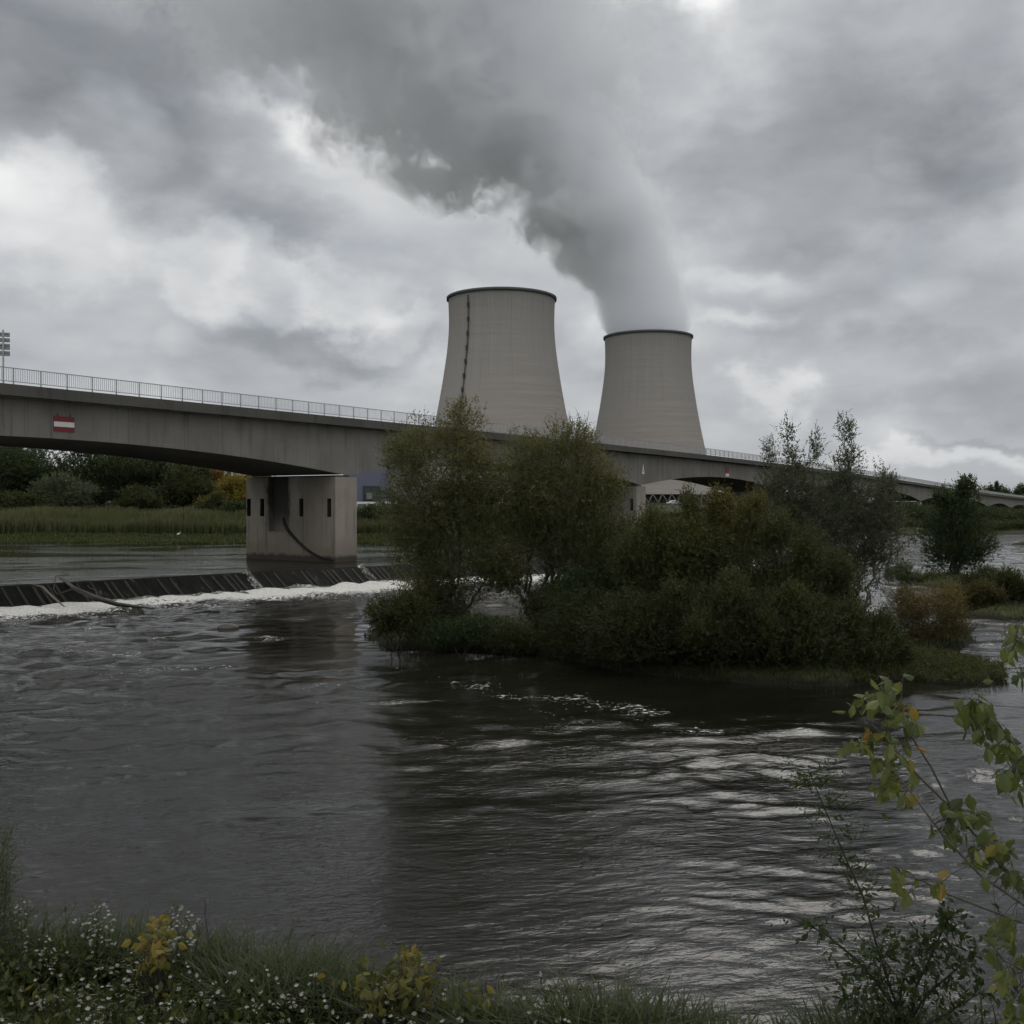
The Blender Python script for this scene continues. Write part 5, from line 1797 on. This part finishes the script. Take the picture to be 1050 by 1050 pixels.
# ---------------------------------------------------------------- the near bank
M['aster'] = leaf_mat('aster_petals', [(0.0, (.20, .198, .17)), (1.0, (.46, .455, .42))], .35)
M['asterleaf'] = leaf_mat('aster_leaves', [(0.0, (.018, .026, .010)), (0.5, (.050, .062, .020)), (0.85, (.11, .112, .034)), (1.0, (.19, .16, .045))], .3)
M['acer'] = leaf_mat('maple_leaves', [(0.0, (.030, .046, .014)), (0.40, (.092, .116, .036)), (0.70, (.165, .172, .055)), (.84, (.21, .165, .04)), (0.92, (.30, .15, .03)), (1.0, (.27, .085, .03))], .40, .45, .3)
M['vine'] = leaf_mat('vine_leaves', [(0.0, (.032, .040, .014)), (0.5, (.085, .084, .024)), (0.85, (.18, .145, .03)), (1.0, (.19, .13, .03))], .35)
rg = np.random.default_rng(31)


def band(n_, x0, x1, y0, y1):
    return rg.uniform(x0, x1, n_), rg.uniform(y0, y1, n_)


def edge_y(x):
    e = 5.2 - 1.5 * ssn(x, -1.2, 0.5) + 0.15 * np.sin(x * 2.3)
    return np.where(x > 0.9, e + 0.5 * ssn(x, 0.9, 2.0), e)


parts = []
X, Y = band(11000, -4.2, 4.2, 2.2, 7.5)
kp = Y < edge_y(X) + .9
X, Y = X[kp], Y[kp]
pt_ = vnoise(X, Y, 81, 3, 1.6)
hg = (.05 + .20 * pt_) * (.5 + .8 * rg.random(len(X))) * np.where(X > -.4, .8, 1.0)
parts.append(blades(rg, X, Y, hg, .0042, .55, tintc=.40))
# drooping tussocks
for (px, py, Yt, nb, hh) in ((285, 1000, 4.7, 1500, .42), (350, 1005, 4.6, 1100, .36), (480, 1030, 4.1, 1300, .34), (530, 1040, 4.0, 800, .30), (625, 1075, 3.9, 1500, .42), (690, 1085, 3.9, 900, .34),
                             (760, 1075, 3.9, 700, .30), (840, 1060, 4.0, 1500, .34), (900, 1065, 4.0, 800, .34), (20, 1000, 5.0, 800, .5), (110, 1000, 5.1, 800, .45), (210, 1000, 5.0, 700, .42)):
    c = at(px, py, Yt)
    X = c[0] + rg.normal(size=nb) * .13; Y = Yt + rg.normal(size=nb) * .13
    parts.append(blades(rg, X, Y, hh * .8 * (.40 + .60 * rg.random(nb)), .0045, 1.0, tintc=.30))
off, Vs, Fs, Ts = 0, [], [], []
for V, Fq, tv in parts:
    Vs.append(V); Fs.append(Fq + off); Ts.append(tv); off += len(V)
o = mesh_np('bank_grass', np.concatenate(Vs), np.concatenate(Fs), M['grassblade'], tint=np.concatenate(Ts))
tag(o, 'long dark grass and tussocks on the near bank', 'grass', kind='stuff')
# leafy ground cover
X, Y = band(9000, -4.2, 4.2, 2.3, 7.0)
kp = Y < edge_y(X) + .8
X, Y = X[kp], Y[kp]
P = np.stack([X, Y, ground_h(X, Y)], -1)
hv = (.04 + .36 * ssn(vnoise(X, Y, 91, 3, 1.5), .3, .75)) * np.where(X > -.5, .5, 1.0)
V, Fq, nn_ = sprig_leaves(rg, P, norm(np.array([0, 0, 1.0]) + rg.normal(size=P.shape) * .4), hv, 10, .055, .024, 1.1)
o = mesh_np('ground_cover', V, Fq, M['asterleaf'], tint=np.repeat(np.clip(.32 + .22 * rg.normal(size=nn_) + .25 * np.repeat(vnoise(X, Y, 93, 2, 1.1) - .5, 10), 0, 1), 4))
tag(o, 'low leafy weeds between the grass of the near bank', 'weeds', kind='stuff')


def flower_quads(C, N, r, petals=7):
    """little daisies: a ring of petal quads round each centre"""
    n_ = len(C)
    a = norm(np.cross(N, rg.normal(size=(n_, 3)))); b_2 = np.cross(N, a)
    Vs_ = []
    for k in range(petals):
        w = 2 * math.pi * k / petals
        d_ = a * math.cos(w) + b_2 * math.sin(w); s_ = -a * math.sin(w) + b_2 * math.cos(w)
        rr_ = r[:, None]
        Vs_.append(np.stack([C, C + d_ * rr_ * .6 + s_ * rr_ * .26, C + d_ * rr_ + N * rr_ * .15, C + d_ * rr_ * .6 - s_ * rr_ * .26], 1))
    V = np.concatenate(Vs_, 1).reshape(-1, 3)
    return V, np.arange(len(V)).reshape(-1, 4)


def aster_mesh(seed, H, Wd, nst, nfl):
    """stems, leaves and flower heads of one plant, in local metres"""
    rg_ = np.random.default_rng(seed)
    b = MB(); LP, LD, LS, FC = [], [], [], []
    for s in range(nst):
        a = rg_.random() * 6.28; rr = Wd * rg_.random() ** .6
        top = np.array([math.cos(a) * rr, math.sin(a) * rr, H * (.55 + .5 * rg_.random())])
        pts = limb(b, rg_, (top[0] * .25, top[1] * .25, -.05), top, .0035, .0018, .15, 4, 0, 4)
        LP += [p_ for p_ in pts[1:]] * 2; LD += [norm(np.array([*rg_.normal(size=2), .5])) for _ in range(2 * (len(pts) - 1))]
        for k in range(nfl):
            q = pts[-1] * (1 - .28 * rg_.random()) + rg_.normal(size=3) * np.array([.035, .035, .03])
            FC.append(q)
            if k % 2 == 0:
                limb(b, rg_, pts[-2], q, .0016, .001, .1, 2, 0, 3)
    LP, LD = np.array(LP), np.array(LD)
    V, Fq, nn_ = sprig_leaves(rg_, LP, LD, np.full(len(LP), .10), 7, .035, .009, .8)
    FC = np.array(FC)
    N = norm(np.array([0, -.35, .8]) + rg_.normal(size=FC.shape) * .4)
    FV, FF = flower_quads(FC, N, .010 + .008 * rg_.random(len(FC)))
    return b, (V, Fq, nn_), (FV, FF)


kinds = []
for k, (H, Wd, nst, nfl) in enumerate(((.62, .16, 9, 6), (.45, .22, 8, 5), (.75, .12, 8, 8))):
    b, (V, Fq, nn_), (FV, FF) = aster_mesh(60 + k, H, Wd, nst, nfl)
    kinds.append((b, V, Fq, nn_, FV, FF))
AST = [  # px of the flowering top, py, distance, kind, label
    (100, 962, 4.9, 2, 'tall white flowering aster clump topping the left part of the near bank'),
    (40, 985, 4.8, 0, 'white flowering aster clump near the left edge of the near bank'),
    (70, 1000, 4.4, 1, 'low spreading white aster below the tall clump at the left'),
    (130, 1000, 4.4, 0, 'white aster clump in front of the dark hollow left of the yellow plant'),
    (186, 958, 4.9, 2, 'white aster with thin tall stems just right of the yellow plant'),
    (205, 1000, 4.3, 1, 'low white aster below the yellow plant'),
    (12, 940, 5.0, 2, 'white aster at the left edge below the tall willow herb'),
    (95, 1035, 3.9, 0, 'white aster at the bottom edge below the dark hollow'),
    (25, 1040, 3.8, 1, 'white aster in the bottom left corner'),
    (290, 1003, 4.3, 1, 'few white aster heads in front of the grass tussock'),
    (400, 1022, 4.1, 0, 'white aster in front of the orange and yellow vine'),
    (440, 1035, 3.9, 1, 'white aster right of the orange and yellow vine'),
    (340, 1040, 3.8, 1, 'white aster at the bottom edge left of the vine'),
    (565, 1035, 3.9, 1, 'small white aster between the grass tussocks in the middle of the bank'),
    (160, 1040, 3.8, 0, 'white aster at the bottom edge below the yellow plant'),
    (230, 1040, 3.8, 1, 'sparse white aster at the bottom edge left of the middle'),
]
proto = {}
for (px, py, Yt, k, lab) in AST:
    c = at(px, py, Yt)
    H = (.62, .45, .75)[k]
    zb = min(float(ground_h(np.array([c[0]]), np.array([Yt]))[0]), c[2] - .3 * H)
    sc = np.clip((c[2] - zb) / H, .5, 1.5)
    root = empty('aster', (c[0], Yt, zb), lab, 'flower', 'white asters on the near bank', rz=(px * 37 % 628) / 100)
    root.scale = (max(sc, .7), max(sc, .7), sc)
    if k not in proto:
        b, V, Fq, nn_, FV, FF = kinds[k]
        proto[k] = (b.build('stems', M['asterleaf'], root),
                    mesh_np('leaves', V, Fq, M['asterleaf'], parent=root, tint=np.repeat(np.clip(.4 + .2 * rg.normal(size=nn_), 0, 1), 4)),
                    mesh_np('flower_heads', FV, FF, M['aster'], parent=root, tint=np.repeat(rg.random(len(FV) // 4), 4)))
        proto[k][2]['kind'] = 'stuff'
    else:
        for o_ in proto[k]:
            share(o_, root)


# ---- maple-like leaflets
OUTL = [(0, 0), (.10, .10), (.24, .27), (.33, .24), (.42, .36), (.55, .26), (.62, .30), (.80, .13), (1.0, 0)]


def leaf_fans(P, D, N, L, rg_):
    """lobed leaflets with a folded midrib: quads between midrib and margin on both sides"""
    S = np.cross(D, N)
    rows = []
    for side in (1, -1):
        for (x0, w0), (x1, w1) in zip(OUTL[:-1], OUTL[1:]):
            def pt(x_, w_, edge):
                q = P + D * (L * x_)[:, None] - N * (L * .22 * x_ * x_)[:, None]
                if edge:
                    q = q + S * (side * L * w_ * .95)[:, None] - N * (L * w_ * .35)[:, None]
                return q
            q4 = [pt(x0, 0, False), pt(x1, 0, False), pt(x1, w1, True), pt(x0, w0, True)]
            rows.append(np.stack(q4 if side > 0 else q4[::-1], 1))
    V = np.concatenate(rows, 1)
    return V.reshape(-1, 3), np.arange(V.shape[0] * V.shape[1]).reshape(-1, 4), V.shape[1]


def leaf_cluster(px, py, rx, ry, n_, Y, L, rg_, droop=.8, tint=.42, tv=.12, sz=.35):
    c = np.stack([at(px + rg_.normal() * rx * .55, py + rg_.normal() * ry * .55, Y + rg_.normal() * .12) for _ in range(n_)])
    D = norm(np.array([0, -.05, -droop]) + rg_.normal(size=(n_, 3)) * .55)
    N = norm(rg_.normal(size=(n_, 3)) * .6 + np.array([0, -.55, .75]))
    N = norm(N - D * (N * D).sum(1, keepdims=True))
    return c, D, N, L * (1 - sz / 2 + sz * rg_.random(n_)), np.clip(tint + tv * rg_.normal(size=n_), 0, 1)


def build_leaves(cl, name, mat, parent, loc, rg_):
    P = np.concatenate([c_[0] for c_ in cl]); D = np.concatenate([c_[1] for c_ in cl]); N = np.concatenate([c_[2] for c_ in cl])
    L = np.concatenate([c_[3] for c_ in cl]); T = np.concatenate([c_[4] for c_ in cl])
    V, Fq, kk = leaf_fans(P, D, N, L, rg_)
    return mesh_np(name, V, Fq, mat, parent=parent, tint=np.repeat(T, kk), loc=loc), P


YA = 3.6
rga = np.random.default_rng(44)
basep = np.array([2.25, 3.75, float(ground_h(np.array([2.25]), np.array([3.75]))[0])])
acer = empty('maple_sapling', basep, 'young maple with green and a few orange leaves reaching in from the right edge', 'tree')
BR = [
    [(1130, 985), (1050, 914), (1024, 883), (977, 831), (955, 767 + 20), (928, 745), (924, 726), (905, 706)],
    [(1135, 990), (1050, 916), (985, 838), (936, 790), (910, 760), (893, 742)],
    [(1140, 1000), (1050, 928), (1006, 898), (967, 857), (936, 815), (920, 795)],
    [(1140, 900), (1090, 815), (1050, 776), (1015, 731), (995, 716)],
    [(1140, 1010), (1050, 946), (1019, 935), (967, 915), (946, 903), (925, 898)],
    [(1150, 1030), (1060, 1000), (1030, 985), (1010, 960)],
    [(1150, 760), (1090, 690), (1050, 660), (1030, 650)],
    [(1150, 900), (1080, 850), (1052, 800), (1040, 795)],
]
stem_top = np.array(at(1135, 880, 3.72))
b = MB()
b.tube([basep - np.array([0, 0, .2]), at(1140, 1010, 3.75), at(1138, 900, 3.74), at(1150, 760, 3.72), at(1160, 600, 3.7)], [.022, .018, .015, .012, .006], 8)
b.build('stem', M['bark'], acer, smooth=True, loc=basep)
for k, br in enumerate(BR):
    pts = []
    for i, (px, py) in enumerate(br):
        pts.append(at(px, py, YA + .12 * math.sin(k * 1.7 + i * .5)))
    b = MB(); b.tube(pts, list(np.linspace(.0065, .0022, len(pts))), 6)
    b.build('branch', M['barkgrey'], acer, smooth=True, loc=basep)
CL = [  # px, py, rx, ry, n, tint
    (893, 716, 20, 14, 11, .46), (912, 708, 14, 12, 7, .44), (928, 726, 9, 12, 4, .62), (900, 750, 18, 14, 9, .50), (885, 762, 14, 12, 6, .50), (915, 775, 18, 16, 9, .52), (904, 800, 14, 20, 7, .55), (925, 812, 14, 14, 7, .62),
    (936, 745, 8, 10, 3, .40), (1000, 722, 18, 16, 9, .34), (1012, 742, 20, 16, 9, .33), (985, 735, 10, 10, 4, .30), (1022, 765, 16, 14, 7, .38), (1040, 772, 10, 14, 4, .40),
    (1035, 790, 14, 12, 6, .42), (1045, 806, 10, 14, 4, .48), (1044, 648, 14, 14, 7, .46), (1036, 664, 12, 10, 5, .50), (1046, 690, 8, 12, 4, .18),
    (985, 836, 20, 14, 9, .34), (975, 850, 14, 14, 6, .32), (1000, 832, 14, 10, 5, .40), (1015, 860, 18, 16, 7, .44), (1005, 880, 14, 14, 5, .40), (1025, 872, 14, 10, 4, .56), (1040, 895, 14, 14, 6, .32), (1050, 910, 10, 12, 4, .34),
    (918, 896, 10, 12, 5, .50), (930, 908, 8, 10, 3, .54), (960, 905, 10, 5, 3, .80), (1028, 945, 12, 12, 6, .44), (1036, 965, 10, 14, 5, .40), (1018, 978, 8, 8, 3, .34),
    (1030, 1005, 12, 12, 4, .60), (1046, 1025, 14, 14, 6, .50), (1050, 985, 8, 10, 3, .45), (1040, 1045, 12, 10, 5, .5),
]
cl = [leaf_cluster(px, py, rx, ry, int(n_ * 2.5), YA, .052, rga, tint=t_ - .06, tv=.15, sz=.8) for (px, py, rx, ry, n_, t_) in CL]
lv, LPs = build_leaves(cl, 'leaves', M['acer'], acer, basep, rga)
cl = [leaf_cluster(px, py, 4, 5, n_, YA - .03, .064, rga, tint=t_, tv=.02) for (px, py, n_, t_) in ((936, 724, 2, .88), (936, 770, 1, .95), (962, 903, 2, .84), (1024, 868, 1, .80), (940, 812, 1, .86))]
lv2, _ = build_leaves(cl, 'turned_leaves', M['acer'], acer, basep, rga)
# leaf stalks from the nearest branch
allb = np.concatenate([np.array([at(px, py, YA + .12 * math.sin(k * 1.7 + i * .5)) for i, (px, py) in enumerate(br)])[:, None] for k, br in enumerate(BR)])[:, 0]
dens_b = []
for k, br in enumerate(BR):
    P_ = np.array([at(px, py, YA + .12 * math.sin(k * 1.7 + i * .5)) for i, (px, py) in enumerate(br)])
    for a, c in zip(P_[:-1], P_[1:]):
        dens_b += [a + (c - a) * t for t in np.linspace(0, 1, 8)]
dens_b = np.array(dens_b)
b = MB()
for q in LPs:
    j = int(np.argmin(((dens_b - q) ** 2).sum(1)))
    if np.linalg.norm(dens_b[j] - q) < .16:
        b.tube([dens_b[j], (dens_b[j] + q) / 2 + np.array([0, 0, .006]), q], .0011, 3, cap=False)
b.build('leaf_stalks', M['bark'], acer, loc=basep)['kind'] = 'stuff'

# ---- dark shrub in the bottom right corner
YS = 3.9
rgs = np.random.default_rng(45)
bs = np.array([*at(925, 1060, YS)[:2], 0]); bs[2] = min(at(925, 1060, YS)[2], float(ground_h(bs[:1], bs[1:2])[0]))
dsh = empty('shrub', bs, 'dark small leaved shrub with a leaning bare stem in front of the maple', 'shrub')
SB = [[(930, 1075), (921, 1037), (898, 1006), (877, 983), (846, 957), (813, 942)],
      [(930, 1070), (940, 1010), (955, 980), (968, 950), (975, 938)], [(925, 1060), (950, 1020), (985, 990), (1005, 975)], [(918, 1040), (930, 990), (950, 960), (990, 945)],
      [(898, 1006), (905, 985), (912, 975)], [(935, 1060), (985, 1030), (1010, 1015)], [(915, 1050), (880, 1035), (870, 1020)]]
b = MB()
for k, br in enumerate(SB):
    b.tube([at(px, py, YS + .05 * math.sin(k + i)) for i, (px, py) in enumerate(br)], list(np.linspace(.011 if k == 0 else .006, .002, len(br))), 6)
b.build('stems', M['bark'], dsh, smooth=True, loc=bs)
P, D = [], []
for k, br in enumerate(SB):
    pt_ = np.array([at(px, py, YS + .05 * math.sin(k + i)) for i, (px, py) in enumerate(br)])
    for a, c in zip(pt_[:-1], pt_[1:]):
        for t in np.linspace(0.1, 1, 6 if k else 4):
            for _ in range(2):
                P.append(a + (c - a) * t); D.append(norm(rgs.normal(size=3) + np.array([0, -.2, .3])))
for _ in range(60):
    px, py = 930 + rgs.normal() * 40, 1000 + rgs.normal() * 28
    P.append(at(px, py, YS + rgs.normal() * .1)); D.append(norm(rgs.normal(size=3) + np.array([0, 0, .5])))
P, D = np.array(P), np.array(D)
V, Fq, nn_ = sprig_leaves(rgs, P, D, .06 + .06 * rgs.random(len(P)), 6, .040, .017, .8)
mesh_np('leaves', V, Fq, M['darkleaf'], parent=dsh, tint=np.repeat(np.clip(.45 + .25 * rgs.normal(size=nn_), 0, 1), 4), loc=bs)

# ---- slender plant with feathered leaves
fe = [(930, 1060), (912, 1010), (900, 973), (885, 919), (867, 880), (849, 837), (836, 806), (832, 795)]
bs2 = np.array([*at(930, 1060, 3.95)[:2], 0]); bs2[2] = min(at(930, 1060, 3.95)[2], float(ground_h(bs2[:1], bs2[1:2])[0]))
fp = empty('seedling', bs2, 'slender upright seedling with feathered leaves standing against the river', 'plant')
pts = [at(px, py, 3.95) for px, py in fe]
b = MB(); b.tube(pts, list(np.linspace(.006, .0015, len(pts))), 6); b.build('stem', M['bark'], fp, smooth=True, loc=bs2)
P, D, SL_ = [], [], []
for i in range(1, len(pts)):
    for t in np.linspace(0, 1, 5):
        q = pts[i - 1] + (pts[i] - pts[i - 1]) * t
        for s in (-1, 1):
            for _ in range(1 if i < 4 else 2):
                P.append(q); D.append(norm(np.array([s * (.8 + .3 * rgs.random()), rgs.normal() * .4, .25 + .4 * rgs.normal()]))); SL_.append(.055 + .05 * (i > 4) + .05 * rgs.random())
V, Fq, nn_ = sprig_leaves(rgs, np.array(P), np.array(D), np.array(SL_), 9, .028, .009, .75)
mesh_np('leaves', V, Fq, M['darkleaf'], parent=fp, tint=np.repeat(np.clip(.60 + .2 * rgs.normal(size=nn_), 0, 1), 4), loc=bs2)

# ---- yellow plant and the orange vine in the middle of the bank
for (cx, cy, rx, ry, n_, Yv, t0, L, nm, lab) in (
        (158, 968, 18, 24, 150, 4.6, .80, .048, 'yellow_weed', 'bright yellow leaved weed among the white asters'),
        (405, 1012, 46, 22, 260, 4.2, .42, .050, 'vine', 'bramble like vine with yellow and orange leaves over the bank edge'),
        (420, 985, 20, 10, 50, 4.3, .70, .036, 'vine', 'reddish top shoot of vine leaves rising over the bank edge'),
        (485, 1030, 18, 16, 40, 4.1, .42, .045, 'vine', 'small green yellow leaved creeper right of the orange vine')):
    c = at(cx, cy + ry, Yv)
    bz = np.array([c[0], Yv, min(c[2], float(ground_h(np.array([c[0]]), np.array([Yv]))[0]))])
    root = empty(nm, bz, lab, 'plant')
    cl_ = [leaf_cluster(cx, cy, rx, ry, n_, Yv, L, rgs, droop=.35, tint=t0, tv=.20)]
    _, LPq = build_leaves(cl_, 'leaves', M['vine'], root, bz, rgs)
    b = MB()
    for q in LPq[::4]:
        limb(b, rgs, bz + np.array([rgs.normal() * .03, rgs.normal() * .03, -.02]), q, .003, .0012, .2, 3, .05, 3)
    b.build('stems', M['bark'], root, loc=bz)

# ---- tall feathery plant at the left edge
rgl = np.random.default_rng(46)
c = at(-8, 960, 4.7); bz = np.array([c[0], 4.7, float(ground_h(np.array([c[0]]), np.array([4.7]))[0])])
th_ = empty('shrub', bz, 'tall feathery green shrub cut by the left edge of the near bank', 'shrub')
b = MB(); P, D = [], []
for k in range(30):
    tp = at(rgl.normal() * 16 - 6, 845 + abs(rgl.normal()) * 55, 4.7 + rgl.normal() * .15)
    pts = limb(b, rgl, bz + rgl.normal(size=3) * np.array([.08, .08, 0]), tp, .004, .0012, .2, 6, 0, 4)
    for p_, p2 in zip(pts[1:-1], pts[2:]):
        for t in (0, .33, .66):
            for _ in range(2):
                P.append(p_ + (p2 - p_) * t); D.append(norm(rgl.normal(size=3) + np.array([0, 0, .9])))
b.build('stems', M['bark'], th_, loc=bz)
P, D = np.array(P), np.array(D)
V, Fq, nn_ = sprig_leaves(rgl, P, D, np.full(len(P), .085), 7, .032, .007, .7)
mesh_np('leaves', V, Fq, M['paleleaf'], parent=th_, tint=np.repeat(np.clip(.22 + .2 * rgl.normal(size=nn_), 0, 1), 4), loc=bz)
# thin dead stalk against the water
c0 = at(214, 1000, 4.9); c1 = at(211, 922, 4.9)
b = MB(); limb(b, rgl, c0, c1, .004, .0015, .1, 6, 0, 4)
for t in np.linspace(.35, .95, 9):
    q = c0 + (c1 - c0) * t
    limb(b, rgl, q, q + np.array([rgl.normal() * .02, 0, .03]), .0016, .001, .1, 2, 0, 3)
o = b.build('dead_stalk', M['bark'], None, loc=c0)
tag(o, 'thin dead seed stalk standing up from the near bank against the water', 'plant')
